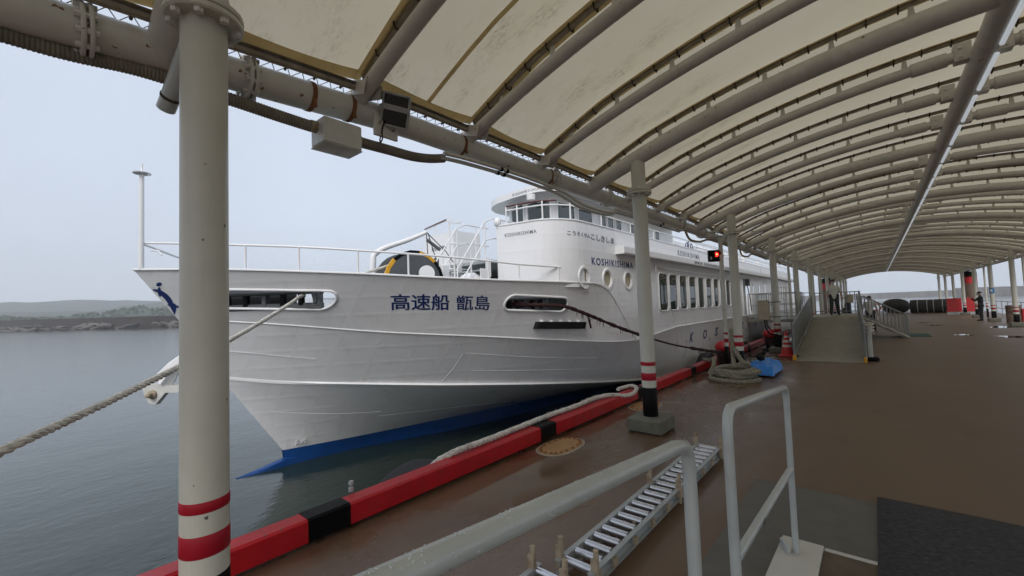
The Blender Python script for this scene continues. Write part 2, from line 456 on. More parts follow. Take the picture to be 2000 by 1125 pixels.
# ------------------------------------------------------------------ mesh helpers
class MB:
    def __init__(s): s.v = []; s.f = []; s.mi = []
    def add(s, vs, fs, mi=0):
        o = len(s.v); s.v += [tuple(p) for p in vs]
        for f in fs: s.f.append(tuple(o + i for i in f)); s.mi.append(mi)
        return s
    def box(s, x0, x1, y0, y1, z0, z1, c=0., mi=0):
        if x0 > x1: x0, x1 = x1, x0
        if y0 > y1: y0, y1 = y1, y0
        if z0 > z1: z0, z1 = z1, z0
        if c <= 0:
            vs = [(x, y, z) for z in (z0, z1) for y in (y0, y1) for x in (x0, x1)]
            return s.add(vs, [(0, 2, 3, 1), (4, 5, 7, 6), (0, 1, 5, 4), (2, 6, 7, 3), (0, 4, 6, 2), (1, 3, 7, 5)], mi)
        c = min(c, (x1 - x0) * .45, (y1 - y0) * .45, (z1 - z0) * .45)
        rings = []
        for z, k in ((z0, c), (z0 + c, 0), (z1 - c, 0), (z1, c)):
            a, b, d, e = x0 + k, x1 - k, y0 + k, y1 - k
            rings.append([(a + c, d, z), (b - c, d, z), (b, d + c, z), (b, e - c, z), (b - c, e, z), (a + c, e, z), (a, e - c, z), (a, d + c, z)])
        vs = [p for r in rings for p in r]; fs = [tuple(range(7, -1, -1)), tuple(range(24, 32))]
        for r in range(3):
            for i in range(8):
                j = (i + 1) % 8; fs.append((r * 8 + i, r * 8 + j, r * 8 + 8 + j, r * 8 + 8 + i))
        return s.add(vs, fs, mi)
    def obox(s, cx, ax, ay, az, c=0., mi=0):
        """box from a centre and three half-axis vectors"""
        t = MB(); lx, ly, lz = ax.length, ay.length, az.length
        t.box(-lx, lx, -ly, ly, -lz, lz, c)
        A, B, C_ = ax.normalized(), ay.normalized(), az.normalized(); cx = Vector(cx)
        return s.add([cx + A * p[0] + B * p[1] + C_ * p[2] for p in t.v], t.f, mi)
    def tube(s, pts, r, seg=10, cap=True, mi=0, closed=False):
        P = [Vector(p) for p in pts]; n = len(P)
        rs = r if isinstance(r, (list, tuple)) else [r] * n
        T = []
        for i in range(n):
            if closed: d = P[(i + 1) % n] - P[i - 1]
            else: d = P[min(i + 1, n - 1)] - P[max(i - 1, 0)]
            T.append(d.normalized() if d.length > 1e-9 else Vector((0, 0, 1)))
        a = Vector((0, 0, 1)) if abs(T[0].z) < .9 else Vector((1, 0, 0))
        N = (a - T[0] * a.dot(T[0])).normalized()
        vs = []
        for i in range(n):
            N = N - T[i] * N.dot(T[i])
            if N.length < 1e-6: N = T[i].orthogonal()
            N.normalize(); B = T[i].cross(N)
            for k in range(seg):
                an = 2 * pi * k / seg
                vs.append(P[i] + (N * cos(an) + B * sin(an)) * rs[i])
        fs = []
        for i in range(n if closed else n - 1):
            j = (i + 1) % n
            for k in range(seg):
                q = (k + 1) % seg
                fs.append((i * seg + k, i * seg + q, j * seg + q, j * seg + k))
        if cap and not closed:
            fs.append(tuple(range(seg - 1, -1, -1))); fs.append(tuple((n - 1) * seg + k for k in range(seg)))
        return s.add(vs, fs, mi)
    def cyl(s, a, b, r, seg=16, mi=0): return s.tube([a, b], r, seg, True, mi)
    def lathe(s, prof, c=(0, 0, 0), axis=(0, 0, 1), seg=20, mi=0):
        A = Vector(axis).normalized(); U = A.orthogonal().normalized(); V = A.cross(U); c = Vector(c)
        vs = []; fs = []
        for r, z in prof:
            for k in range(seg):
                an = 2 * pi * k / seg
                vs.append(c + A * z + (U * cos(an) + V * sin(an)) * max(r, 1e-4))
        for i in range(len(prof) - 1):
            for k in range(seg):
                q = (k + 1) % seg
                fs.append((i * seg + k, i * seg + q, (i + 1) * seg + q, (i + 1) * seg + k))
        fs.append(tuple(range(seg - 1, -1, -1))); fs.append(tuple((len(prof) - 1) * seg + k for k in range(seg)))
        return s.add(vs, fs, mi)
    def prism(s, poly, fn, mi=0):
        """poly: 2D outline, fn(u, v, side) -> 3D point for side 0/1"""
        n = len(poly)
        vs = [fn(u, v, 0) for u, v in poly] + [fn(u, v, 1) for u, v in poly]
        fs = [tuple(range(n - 1, -1, -1)), tuple(range(n, 2 * n))]
        for i in range(n):
            j = (i + 1) % n; fs.append((i, j, n + j, n + i))
        return s.add(vs, fs, mi)
    def ball(s, c, rx, ry, rz, seg=12, rings=8, mi=0):
        vs = []; fs = []
        for i in range(rings + 1):
            th = pi * i / rings
            for k in range(seg):
                an = 2 * pi * k / seg
                vs.append((c[0] + rx * max(sin(th), 1e-3) * cos(an), c[1] + ry * max(sin(th), 1e-3) * sin(an), c[2] - rz * cos(th)))
        for i in range(rings):
            for k in range(seg):
                q = (k + 1) % seg
                fs.append((i * seg + k, i * seg + q, (i + 1) * seg + q, (i + 1) * seg + k))
        return s.add(vs, fs, mi)
    def mesh(s, name, mats, angle=38):
        me = bpy.data.meshes.new(name)
        me.from_pydata(s.v, [], s.f)
        for m in (mats if isinstance(mats, (list, tuple)) else [mats]): me.materials.append(m)
        if any(s.mi): me.polygons.foreach_set('material_index', s.mi)
        me.polygons.foreach_set('use_smooth', [True] * len(s.f))
        me.update(); me.set_sharp_from_angle(angle=radians(angle))
        return me
    def build(s, name, mats, parent=None, angle=38, kind=None, label=None):
        return link(name, s.mesh(name, mats, angle), parent, kind, label)

def link(name, me, parent=None, kind=None, label=None, loc=None, rot=None):
    o = bpy.data.objects.new(name, me); COL.objects.link(o)
    if parent is not None: o.parent = parent
    if kind: o['kind'] = kind
    if label: o['label'] = label
    if loc is not None: o.location = loc
    if rot is not None: o.rotation_euler = rot
    return o

def tag(o, label, cat=None, group=None, kind=None):
    o['label'] = label
    if cat: o['category'] = cat
    if group: o['group'] = group
    if kind: o['kind'] = kind
    return o

def thing(name, label, cat, loc=(0, 0, 0), group=None, kind=None, rz=0.):
    o = bpy.data.objects.new(name, None); COL.objects.link(o)
    o.empty_display_size = .2
    o.location = loc; o.rotation_euler = (0, 0, rz)
    return tag(o, label, cat, group, kind)

def crom(pts, n=8, closed=False):
    P = [Vector(p) for p in pts]; out = []; m = len(P)
    for i in range(m if closed else m - 1):
        g = (lambda k: P[k % m]) if closed else (lambda k: P[max(0, min(m - 1, k))])
        a, b, c, d = g(i - 1), g(i), g(i + 1), g(i + 2)
        for k in range(n):
            t = k / n
            out.append(.5 * ((2 * b) + (c - a) * t + (2 * a - 5 * b + 4 * c - d) * t * t + (3 * b - a - 3 * c + d) * t ** 3))
    if not closed: out.append(P[-1])
    return out

def resample(P, step):
    L = [0.]
    for a, b in zip(P, P[1:]): L.append(L[-1] + (b - a).length)
    n = max(2, int(L[-1] / step)); out = []; j = 0
    for i in range(n + 1):
        t = L[-1] * i / n
        while j < len(L) - 2 and L[j + 1] < t: j += 1
        out.append(P[j].lerp(P[j + 1], (t - L[j]) / max(1e-9, L[j + 1] - L[j])))
    return out

def rope(mb, pts, r, pitch=None, strands=3, seg=6, jitter=0.):
    """laid rope: strands twisted around a path"""
    pitch = pitch or r * 7
    P = resample(pts, pitch / 7)
    T = [(P[min(i + 1, len(P) - 1)] - P[max(i - 1, 0)]).normalized() for i in range(len(P))]
    N = T[0].orthogonal().normalized(); fr = []
    for t in T:
        N = (N - t * N.dot(t)).normalized(); fr.append((N.copy(), t.cross(N)))
    for k in range(strands):
        q = []
        for i, p in enumerate(P):
            an = 2 * pi * (i / 7 + k / strands); rr = r * .5 * (1 + jitter * R.uniform(-1, 1))
            q.append(p + (fr[i][0] * cos(an) + fr[i][1] * sin(an)) * rr)
        mb.tube(q, r * .56, seg)

# ------------------------------------------------------------------ text as thin solid letters
def text_poly(s, bold=0., shear=0., space=1.):
    cu = bpy.data.curves.new('txt', 'FONT')
    cu.body = s; cu.size = 1; cu.offset = bold; cu.shear = shear; cu.space_character = space
    cu.resolution_u = 3; cu.align_x = 'LEFT'; cu.fill_mode = 'FRONT'
    o = bpy.data.objects.new('txt', cu); COL.objects.link(o)
    dg = bpy.context.evaluated_depsgraph_get(); dg.update()
    me = bpy.data.meshes.new_from_object(o.evaluated_get(dg))
    vs = [tuple(v.co) for v in me.vertices]; fs = [tuple(p.vertices) for p in me.polygons]
    bpy.data.objects.remove(o); bpy.data.curves.remove(cu); bpy.data.meshes.remove(me)
    xs = [v[0] for v in vs] or [0, 1]; ys = [v[1] for v in vs] or [0, 1]
    return vs, fs, min(xs), max(xs), min(ys), max(ys)

def letters(name, s, fn, m, parent, w, h, bold=0., shear=0., space=1., depth=.006):
    """fn(u, v, d) -> 3D, u in 0..w, v in 0..h, d height off the surface"""
    vs, fs, x0, x1, y0, y1 = text_poly(s, bold, shear, space)
    sx, sy = w / (x1 - x0), h / (y1 - y0)
    mb = MB(); n = len(vs)
    uv = [((v[0] - x0) * sx, (v[1] - y0) * sy) for v in vs]
    cnt = {}
    for f in fs:
        for a, b in zip(f, f[1:] + f[:1]): cnt[(a, b)] = 1
    side = [(a, b, b + n, a + n) for (a, b) in cnt if (b, a) not in cnt]
    mb.add([fn(u, v, depth) for u, v in uv] + [fn(u, v, -.002) for u, v in uv], list(fs) + [(b, a, d, c) for a, b, c, d in side])
    return mb.build(name, m, parent, angle=30)

def cdt_sheet(outline, holes, step, fn, extra=()):
    """triangulated sheet in 2D with holes, mapped to 3D by fn"""
    vs = []; es = []
    def loop(pts):
        o = len(vs)
        for p in pts: vs.append(Vector(p[:2]))
        es.extend((o + i, o + (i + 1) % len(pts)) for i in range(len(pts)))
    loop(outline)
    for h in holes: loop(h)
    def inside(p, poly):
        c = False
        for (x1, y1), (x2, y2) in zip(poly, poly[1:] + poly[:1]):
            if (y1 > p[1]) != (y2 > p[1]) and p[0] < (x2 - x1) * (p[1] - y1) / (y2 - y1) + x1: c = not c
        return c
    xs = [p[0] for p in outline]; ys = [p[1] for p in outline]
    y = min(ys) + step[1] / 2
    while y < max(ys):
        x = min(xs) + step[0] / 2
        while x < max(xs):
            if inside((x, y), outline) and not any(inside((x, y), h) for h in holes): vs.append(Vector((x, y)))
            x += step[0]
        y += step[1]
    res = delaunay_2d_cdt(vs, es, [], 0, 1e-5)
    V, F = res[0], res[2]; fs = []
    for f in F:
        c = sum((V[i] for i in f), Vector((0, 0))) / len(f)
        if inside(c, outline) and not any(inside(c, h) for h in holes): fs.append(tuple(f))
    mb = MB(); mb.add([fn(p.x, p.y) for p in V], fs)
    return mb

def rrect(x0, x1, y0, y1, r, n=5):
    out = []
    for cx, cy, a0 in ((x1 - r, y1 - r, 0), (x0 + r, y1 - r, 90), (x0 + r, y0 + r, 180), (x1 - r, y0 + r, 270)):
        for k in range(n + 1):
            a = radians(a0 + 90 * k / n); out.append((cx + r * cos(a), cy + r * sin(a)))
    return out

def circ(cx, cy, rx, ry=None, n=24):
    ry = ry or rx
    return [(cx + rx * cos(2 * pi * k / n), cy + ry * sin(2 * pi * k / n)) for k in range(n)]

ZW = -1.03
# ================================================================== SETTING
sea = MB(); sea.add([(1700 * cos(2 * pi * k / 64), 1700 * sin(2 * pi * k / 64), 0) for k in range(64)], [tuple(range(64))])
sea = sea.build('water', M['water']); sea.location = (0, 0, ZW)
tag(sea, 'calm grey green harbour water speckled by rain', kind='structure')

deck = MB()
deck.box(-3.50, 7.2, -9, 60.6, -.55, 0, .0)
deck = deck.build('pier_deck', M['deck'])
tag(deck, 'wet brown floating pier deck under the white canopy', kind='structure')
q = MB(); q.box(-3.62, -3.503, -9, 60.6, -.9, -.06, .01)
q.build('edge_beam', M['concrete'], deck)

# kerb of red lengths with black ends
kerb = thing('kerb', 'red steel kerb with black joints along the water edge of the pier', None, (-3.25, 0, 0), kind='structure')
KP = [(0, .035), (0, .185), (-.02, .2), (-.155, .2), (-.185, .17), (-.185, .035)]
def kerb_mesh(L, m, e=0.):
    b = MB(); pr = [(x + (e if x > -.09 else -e), z + (e if z > .1 else 0)) for x, z in KP]
    b.prism(pr, lambda u, v, s: (u, L * s, v)); return b.mesh('kerb_length', m, 25)
km_r = kerb_mesh(2.845 - .33, M['kerb_red']); km_b = kerb_mesh(.33, M['kerb_black'], .004)
y = 1.405 - 2.845 * 3
while y < 60:
    link('black_length', km_b, kerb, loc=(0, y, 0)); link('red_length', km_r, kerb, loc=(0, y + .332, 0))
    y += 2.845
foot = MB()
for i in range(60): foot.box(-.13, -.05, -6 + i * 1.1, -5.9 + i * 1.1, 0.0, .05)
foot.build('kerb_foot', M['black'], kerb, kind='stuff')

# ------------------------------------------------------------------ canopy
S = 5.0; Y0 = .569; NC = 13
XL, XR = -2.386, 5.0
XBL, XBR = -3.22, 5.72
XM = 1.25
def ydip(y): return -.13 * max(0., min(1., (2.2 - y) / 2.2)) if y < 2.2 else 0.
def zA(x, y=9.): return 4.29 - .0435 * (x - XM) ** 2 + ydip(y) * min(1, ((x - XM) / 4.4) ** 2)
canopy = thing('pier_canopy', 'long white barrel vaulted fabric canopy on tubular steel columns over the pier', 'canopy', (XM, 0, 0))
def cp(x, y, z): return (x - XM, y, z)

# columns
RC = .0955
shaft = MB(); shaft.lathe([(RC, .186), (RC, 3.27)], seg=28)
shaft_up = MB(); shaft_up.lathe([(RC, 3.275), (RC, 3.60), (RC * .93, 3.64)], seg=28)
sh_me = MB()
sh_me.lathe([(RC, .186), (RC, 3.20)], seg=28); sh_me.lathe([(RC, 3.262), (RC, 3.62), (RC * .9, 3.66)], seg=28)
sh_me = sh_me.mesh('column', M['col_white'])
fl_me = MB(); fl_me.lathe([(.155, 3.195), (.163, 3.203), (.163, 3.222), (.158, 3.229)], seg=28)
fl_me.lathe([(.158, 3.232), (.163, 3.238), (.163, 3.258), (.155, 3.266)], seg=28)
fl_me = fl_me.mesh('flange', M['col_white'])
bolt_me = MB(); bolt_me.lathe([(.021, -.058), (.021, -.036), (.024, -.034), (.024, .038), (.02, .06)], seg=6); bolt_me = bolt_me.mesh('bolt', M['steel_white'])
def band_me(z0, z1, m):
    b = MB(); b.lathe([(RC + .0005, z0), (RC + .002, z0 + .002), (RC + .002, z1 - .002), (RC + .0005, z1)], seg=28); return b.mesh('band', m)
b1 = band_me(.861, .911, M['band_red']); b2 = band_me(.665, .763, M['band_red']); b3 = band_me(.187, .569, M['black'])
blk = MB(); blk.box(-.235, .235, -.25, .25, 0, .186, .022); blk = blk.mesh('base_block', M['concrete'])
for X, rng, sc in ((XL, range(0, NC), 1), (XR, range(2, NC), 1)):
    for k in rng:
        c = link('column', sh_me, canopy, loc=cp(X, Y0 + S * k, 0))
        if k == 0: c.scale = (1, 1, .975)
        link('flange', fl_me, c); link('red_band', b1, c); link('red_band', b2, c); link('black_band', b3, c); link('base_block', blk, c)
        for j in range(8 if k < 3 else 0):
            a = 2 * pi * (j + .5) / 8
            link('bolt', bolt_me, c, loc=(.132 * cos(a), .132 * sin(a), 3.23))

# arches
def eo(x): return -.075 * max(0., min(1., (abs(x - XM) - 3.5) / .85))     # fabric drops towards the eaves
def arch_pts(y, off=0., x0=XBL, x1=XBR, n=36):
    return [(x0 + (x1 - x0) * i / n - XM, 0, zA(x0 + (x1 - x0) * i / n, y) + off) for i in range(n + 1)]
def arch_meshes(y, main):
    r = .105 if main else .061
    off = 0. if main else .045
    a = MB(); a.tube(arch_pts(y, off), r, 16)
    if not main:
        for xx in (.78, 1.32):      # bolted splice sleeves either side of the ridge beam
            sgn = -1 if xx < 1 else 1
            a.tube([(xx + sgn * d - XM, 0, zA(xx + sgn * d, y) + off) for d in (0, .12, .3)], r * 1.28, 16)
    rl = MB(); pts = [(p[0], p[1], p[2] + eo(p[0] + XM)) for p in arch_pts(y, .222, XBL + .16, XBR - .16)]
    rl.tube(pts, .024, 6)
    for p, q_ in zip(pts, pts[1:]):    # flat keder plate along the tube
        v = []
        for s_ in (-1, 1):
            v += [(p[0], s_ * .042, p[2] + .021), (q_[0], s_ * .042, q_[2] + .021)]
        rl.add(v, [(0, 1, 3, 2)])
    la = MB()
    for i in range(2, 70):
        x = XBL + .16 + (XBR - XBL - .32) * i / 71; z = zA(x, y) + .222 + eo(x)
        if i % 2 == 0: la.tube([(x - XM, -.05, z + .03), (x - XM, -.03, z - .03), (x - XM, .03, z - .032), (x - XM, .05, z + .03)], .008, 5)
    return a, rl, la, off, r
st_long = {}
NARCH0, NARCH1 = -3, 49
am = {}
for i in range(NARCH0, NARCH1):
    y = Y0 + 1.25 * i; main = i % 4 == 0
    key = (main, round(ydip(y), 3))
    if key not in am:
        a, rl, la, off, r = arch_meshes(y, main)
        st = MB(); h0 = off + r - .006; h1 = .205
        st.add([(-.03, -.004, h0), (.03, -.004, h0), (.018, -.004, h1), (-.018, -.004, h1), (-.03, .004, h0), (.03, .004, h0), (.018, .004, h1), (-.018, .004, h1)],
               [(0, 1, 2, 3), (7, 6, 5, 4), (0, 4, 5, 1), (1, 5, 6, 2), (2, 6, 7, 3), (3, 7, 4, 0)])
        am[key] = (a.mesh('arch', M['arch']), rl.mesh('rail_tube', M['rail_brown']), la.mesh('lashing', M['lash']), st.mesh('strut', M['arch']), st)
    A, RL, LA, ST, stb = am[key]
    o = link('main_arch' if main else 'slim_arch', A, canopy, loc=(0, y, 0))
    link('rail_tube', RL, o); link('lashing', LA, o, kind='stuff')
    xs = [XBL + .55 + j * .62 for j in range(14)]
    if i < 18:
        for x in xs: link('strut', ST, o, loc=(x - XM, 0, zA(x, y)))
    else:
        if ('s', key) not in am:
            b = MB()
            for x in xs: b.add([(p[0] + x - XM, p[1], p[2] + zA(x, y)) for p in stb.v], stb.f)
            am[('s', key)] = b.mesh('strut', M['arch'])
        link('strut', am[('s', key)], o, kind='stuff')

# membrane panels between the arches
def mem_mesh(ya, yb, n=30, m=6):
    b = MB(); vs = []; x0, x1 = XBL + .12, XBR - .12
    for j in range(m + 1):
        t = j / m; y = ya + .028 + (yb - ya - .056) * t
        for i in range(n + 1):
            x = x0 + (x1 - x0) * i / n
            sag = -.05 * 4 * t * (1 - t)
            vs.append((x - XM, y - ya, zA(x, y) + .25 + eo(x) + sag))
    b.add(vs, [(j * (n + 1) + i, j * (n + 1) + i + 1, (j + 1) * (n + 1) + i + 1, (j + 1) * (n + 1) + i) for j in range(m) for i in range(n)])
    return b.mesh('membrane_panel', M['membrane'])
def hem_mesh(ya, yb, n=30):
    b = MB(); x0, x1 = XBL + .12, XBR - .12
    def strip(f):
        vs = []
        for i in range(n + 1):
            x = x0 + (x1 - x0) * i / n
            for p in f(x, i / n): vs.append(p)
        b.add(vs, [(2 * i, 2 * i + 1, 2 * i + 3, 2 * i + 2) for i in range(n)])
    for e0, e1 in ((.02, .085), (yb - ya - .085, yb - ya - .02)):
        strip(lambda x, t: [(x - XM, e, zA(x, ya + e) + eo(x) + .245 - .004 - .05 * 4 * (e / (yb - ya)) * (1 - e / (yb - ya))) for e in (e0, e1)])
    for xa, xb in ((x0, x0 + .09), (x1 - .09, x1)):
        vs = []; m = 8
        for j in range(m + 1):
            t = .06 + .88 * j / m; y = ya + (yb - ya) * t
            for x in (xa, xb): vs.append((x - XM, y - ya, zA(x, y) + eo(x) + .241 - .05 * 4 * t * (1 - t)))
        b.add(vs, [(2 * i, 2 * i + 1, 2 * i + 3, 2 * i + 2) for i in range(m)])
    return b.mesh('hem', M['hem'])
mm = {}
for i in range(NARCH0, NARCH1 - 1):
    ya = Y0 + 1.25 * i; yb = ya + 1.25
    k = round(ydip(ya) * 100 + ydip(yb), 3)
    if k not in mm: mm[k] = (mem_mesh(ya, yb), hem_mesh(ya, yb))
    p = link('membrane_panel', mm[k][0], canopy, loc=(0, ya, 0))
    link('hem', mm[k][1], p)
    if i == 1:
        b = MB(); vs = []
        for j in range(31):
            x = XBL + .2 + 8.5 * j / 30
            for e in (.60, .645): vs.append((x - XM, e, zA(x, ya + e) + eo(x) + .25 - .05 - .004))
        b.add(vs, [(2 * j, 2 * j + 1, 2 * j + 3, 2 * j + 2) for j in range(30)])
        b.build('seam_strip', M['hem'], p)

# eaves beams, edge rails with lacing, joint flanges
for X, sg in ((XBL, 1), (XBR, -1)):
    ys = [-4 + .4 * j for j in range(20)] + [4 + j * 4 for j in range(15)]
    zb = lambda y: zA(X, y) + .01
    b = MB(); b.tube([cp(X, y, zb(y)) for y in ys], .108, 20)
    beam = b.build('eaves_beam', M['steel_white'], canopy)
    b = MB(); b.tube([cp(X + sg * .12, y, zb(y) + .125) for y in ys], .026, 6)
    for y0_, y1_ in zip(ys, ys[1:]):
        b.add([cp(X + sg * .09, y0_, zb(y0_) + .153), cp(X + sg * .17, y0_, zb(y0_) + .153), cp(X + sg * .09, y1_, zb(y1_) + .153), cp(X + sg * .17, y1_, zb(y1_) + .153)], [(0, 1, 3, 2)])
    b.build('edge_rail', M['rail_brown'], beam)
    lc = MB(); y = -3.8; k = 0
    while y < 60:
        st = .105 if y < 12 else .3
        z = zb(y)
        lc.tube([cp(X + sg * .10, y, z + .125), cp(X + sg * .03, y + st * .45, z + .104)], .0032 if y < 12 else .006, 4)
        lc.tube([cp(X + sg * .03, y + st * .55, z + .104), cp(X + sg * .10, y + st, z + .125)], .0032 if y < 12 else .006, 4)
        if k % 2 == 0: lc.tube([cp(X + sg * .115, y, z + .16), cp(X + sg * .095, y, z + .125), cp(X + sg * .06, y, z + .115)], .010 if y < 12 else .014, 5)
        y += st; k += 1
    lc.build('lacing', M['lash'], beam, kind='stuff')
    fy = [.22, 1.02] if sg > 0 else []
    fy += [Y0 + S * n - .9 for n in range(1, 12)] + [Y0 + S * n + .62 for n in range(1, 12)]
    for y in fy:
        if y > 24: continue
        f = MB(); z = zb(y); t = Vector((0, 1, (zb(y + .1) - zb(y - .1)) / .2)).normalized()
        for d in (-.026, .008):
            f.lathe([(.145, d), (.148, d + .004), (.148, d + .016), (.145, d + .02)], cp(X, y, z), t, 26)
        U = t.orthogonal().normalized(); V = t.cross(U); c = Vector(cp(X, y, z))
        for j in range(10):
            a = 2 * pi * j / 10; d = (U * cos(a) + V * sin(a)) * .127
            f.lathe([(.017, -.05), (.017, .045)], c + d, t, 6)
        f.build('joint_flange', M['steel_white'], beam)
    # gusset plates where the arches land
    g = MB()
    for i in range(NARCH0, 24):
        y = Y0 + 1.25 * i
        for d in (-.07, .07):
            z = zb(y)
            g.add([cp(X + sg * .02, y + d, z + .09), cp(X + sg * .26, y + d, z + .02), cp(X + sg * .3, y + d, z + .12), cp(X + sg * .08, y + d, z + .2)], [(0, 1, 2, 3)])
            g.add([cp(X + sg * .02, y + d + .008, z + .09), cp(X + sg * .26, y + d + .008, z + .02), cp(X + sg * .3, y + d + .008, z + .12), cp(X + sg * .08, y + d + .008, z + .2)], [(3, 2, 1, 0)])
    g.build('gusset', M['steel_white'], beam, kind='stuff')

# ridge beam with splice plates
XS = 1.05
rb = MB(); rb.tube([cp(XS, y, 4.27) for y in (-4, 10, 20, 40, 60.6)], .105, 18)
ridge = rb.build('ridge_beam', M['arch'], canopy)
sps = []
for s_ in (-1, 1):
    sp = MB(); sp.box(s_ * .08, s_ * .22, -.068, .068, -.05, .15, .004)
    for dz in (-.01, .09):
        for e in (-1, 1): sp.lathe([(.018, .066), (.018, .08), (.012, .084)], (s_ * .17, 0, dz), (0, e, 0), 6)
    sps.append(sp.mesh('splice_plate', M['arch']))
for i in range(NARCH0, NARCH1):
    if i % 4:
        for sp in sps: link('splice_plate', sp, ridge, loc=cp(XS, Y0 + 1.25 * i, 4.30))
# lamp strips on the ridge beam
ls = MB(); ls.box(-.018, .018, -.52, .52, -.014, .014, .006); ls = ls.mesh('strip_light', M['led'])
for j in range(46):
    o = link('strip_light', ls, None, loc=(XS + .075, 3.4 + j * 1.25, 4.172))
    nth = ('first', 'second', 'third', 'fourth', 'fifth', 'sixth', 'seventh', 'eighth', 'ninth', 'tenth')
    lab = nth[j - 2] + ' visible white strip light under the ridge beam counted from the near end' if 2 <= j < 12 else ('strip light under the ridge beam out of sight overhead' if j < 2 else 'one of the far strip lights merging into a bright line under the ridge beam')
    tag(o, lab, 'light', 'strip lights along the ridge beam')
XC=-8.45
def interp(x,pts):
    if x<=pts[0][0]:
        (a,b),(c,d)=pts[0],pts[1]; return b+(x-a)*(d-b)/(c-a)
    for (a,b),(c,d) in zip(pts,pts[1:]):
        if x<=c: return b+(x-a)*(d-b)/(c-a)
    return pts[-1][1]
def smooth(pts,n=14):
    # Catmull-Rom densify
    out=[]
    for i in range(len(pts)-1):
        p0=pts[max(i-1,0)];p1=pts[i];p2=pts[i+1];p3=pts[min(i+2,len(pts)-1)]
        for k in range(n):
            t=k/n
            m1=(p2[1]-p0[1])/(p2[0]-p0[0]);m2=(p3[1]-p1[1])/(p3[0]-p1[0]);d=p2[0]-p1[0]
            h00=2*t**3-3*t*t+1;h10=t**3-2*t*t+t;h01=-2*t**3+3*t*t;h11=t**3-t*t
            out.append((p1[0]+t*d,h00*p1[1]+h10*d*m1+h01*p2[1]+h11*d*m2))
    out.append(pts[-1]);return out
# each curve: b(y) half-breadth, z(y)
B_SH=smooth([(1.12,0),(1.8,.84),(2.6,1.7),(3.4,2.45),(4.4,3.12),(5.6,3.73),(6.6,4.08),(7.4,4.25),(9,4.25),(37,4.25)])
Z_SH=smooth([(1.12,2.49),(2.0,2.44),(3.4,2.32),(4.5,2.235),(5.6,2.18),(7.4,2.138),(9,2.1),(37,2.1)])
B_KN=smooth([(1.66,0),(2.4,.8),(3.4,1.7),(4.6,2.6),(6,3.35),(7.4,3.95),(8.3,4.22),(9.0,4.25),(11,4.25),(37,4.25)])
Z_KN=smooth([(1.66,1.72),(2.6,1.6),(4,1.38),(5.4,1.22),(6.8,1.06),(8.2,.92),(9.4,.885),(11,.98),(12,1.03),(37,1.03)])
B_SP=smooth([(2.24,0),(3,.65),(4.4,1.65),(5.5,2.35),(7.65,3.25),(10.2,3.85),(14,4.15),(18,4.2),(37,4.2)])
Z_SP=smooth([(2.24,.74),(3,.6),(4.4,.43),(5.5,.31),(7.65,.08),(10.2,-.18),(14,-.5),(20,-.62),(37,-.62)])
B_BL=smooth([(3.2,0.02),(4.5,.40),(6.8,.92),(10,1.6),(13.4,2.4),(18,3.4),(24,4.0),(37,4.1)])
Z_BL=[(3.2,-.75),(37,-.75)]
B_WL=smooth([(3.25,0.06),(4.6,.28),(6.7,.97),(10.2,1.55),(13.5,2.0),(18,3.1),(24,3.8),(37,4.0)])
Z_WL=[(3.3,-1.03),(37,-1.03)]
CUR=[(B_SH,Z_SH),(B_KN,Z_KN),(B_SP,Z_SP),(B_BL,Z_BL),(B_WL,Z_WL)]
def hullb(y,z):
    c=[(interp(y,B),interp(y,Z)) for B,Z in CUR]
    if z>=c[0][1]: (b0,z0),(b1,z1)=c[0],c[1]
    else:
        for (b0,z0),(b1,z1) in zip(c,c[1:]):
            if z>=z1: break
    if z0==z1: return b0
    return b1+(b0-b1)*(z-z1)/(z0-z1)
def hullX(y,z): return XC+hullb(y,z)

# ================================================================== FERRY
ferry = thing('ferry', 'white ferry with blue lettering moored bow first along the pier', 'ferry', (0, 0, 0))
YE = 36.5
HX = lambda y, z, d=0.: hullX(y, z) + d
def hull_row(B, Z, n=70):
    y0 = B[0][0]; out = []
    for i in range(n + 1):
        t = i / n; y = y0 + (YE - y0) * (t ** 1.6); out.append((max(0., interp(y, B)), y, interp(y, Z)))
    return out
rows = [hull_row(B, Z) for B, Z in CUR]
low = [(max(0., b * .9), y + .1, -1.75) for b, y, z in rows[-1]]
rows.append(low)
def between(r0, r1, k, flare=0.):
    out = []
    for j in range(k):
        t = j / k
        out.append([(a[0] + (b[0] - a[0]) * t - flare * 4 * t * (1 - t) * min(1, max(0, (12 - a[1]) / 9)) * min(1, a[0]), a[1] + (b[1] - a[1]) * t, a[2] + (b[2] - a[2]) * t) for a, b in zip(r0, r1)])
    return out
def hull_sheet(rs, sgn, m, name, angle=40):
    b = MB(); n = len(rs[0])
    b.add([(XC + sgn * p[0], p[1], p[2]) for r in rs for p in r],
          [(j * n + i, j * n + i + 1, (j + 1) * n + i + 1, (j + 1) * n + i) if sgn < 0 else (j * n + i + 1, j * n + i, (j + 1) * n + i, (j + 1) * n + i + 1) for j in range(len(rs) - 1) for i in range(n - 1)])
    return b.build(name, m, ferry, angle)
SPR = [(b + .05 * min(1, max(0, (y - 2.9) / 1.5)), y, z - .03) for b, y, z in rows[2]]        # spray rail edge
lower = between(rows[1], rows[2], 5) + [rows[2]]
hull_sheet(lower, 1, M['hull'], 'hull_plating')
bt = between([(p[0] - .012, p[1], p[2] - .045) for p in rows[2]], rows[3], 5) + [rows[3]]
hull_sheet(bt, 1, M['hull'], 'hull_plating')
b = MB(); n = len(SPR)                                                   # spray rail: small proud ledge
A = rows[2]; Bq = SPR; C_ = [(p[0] - .012, p[1], p[2] - .06) for p in rows[2]]
vs = [(XC + p[0], p[1], p[2]) for r in (A, Bq, C_) for p in r]
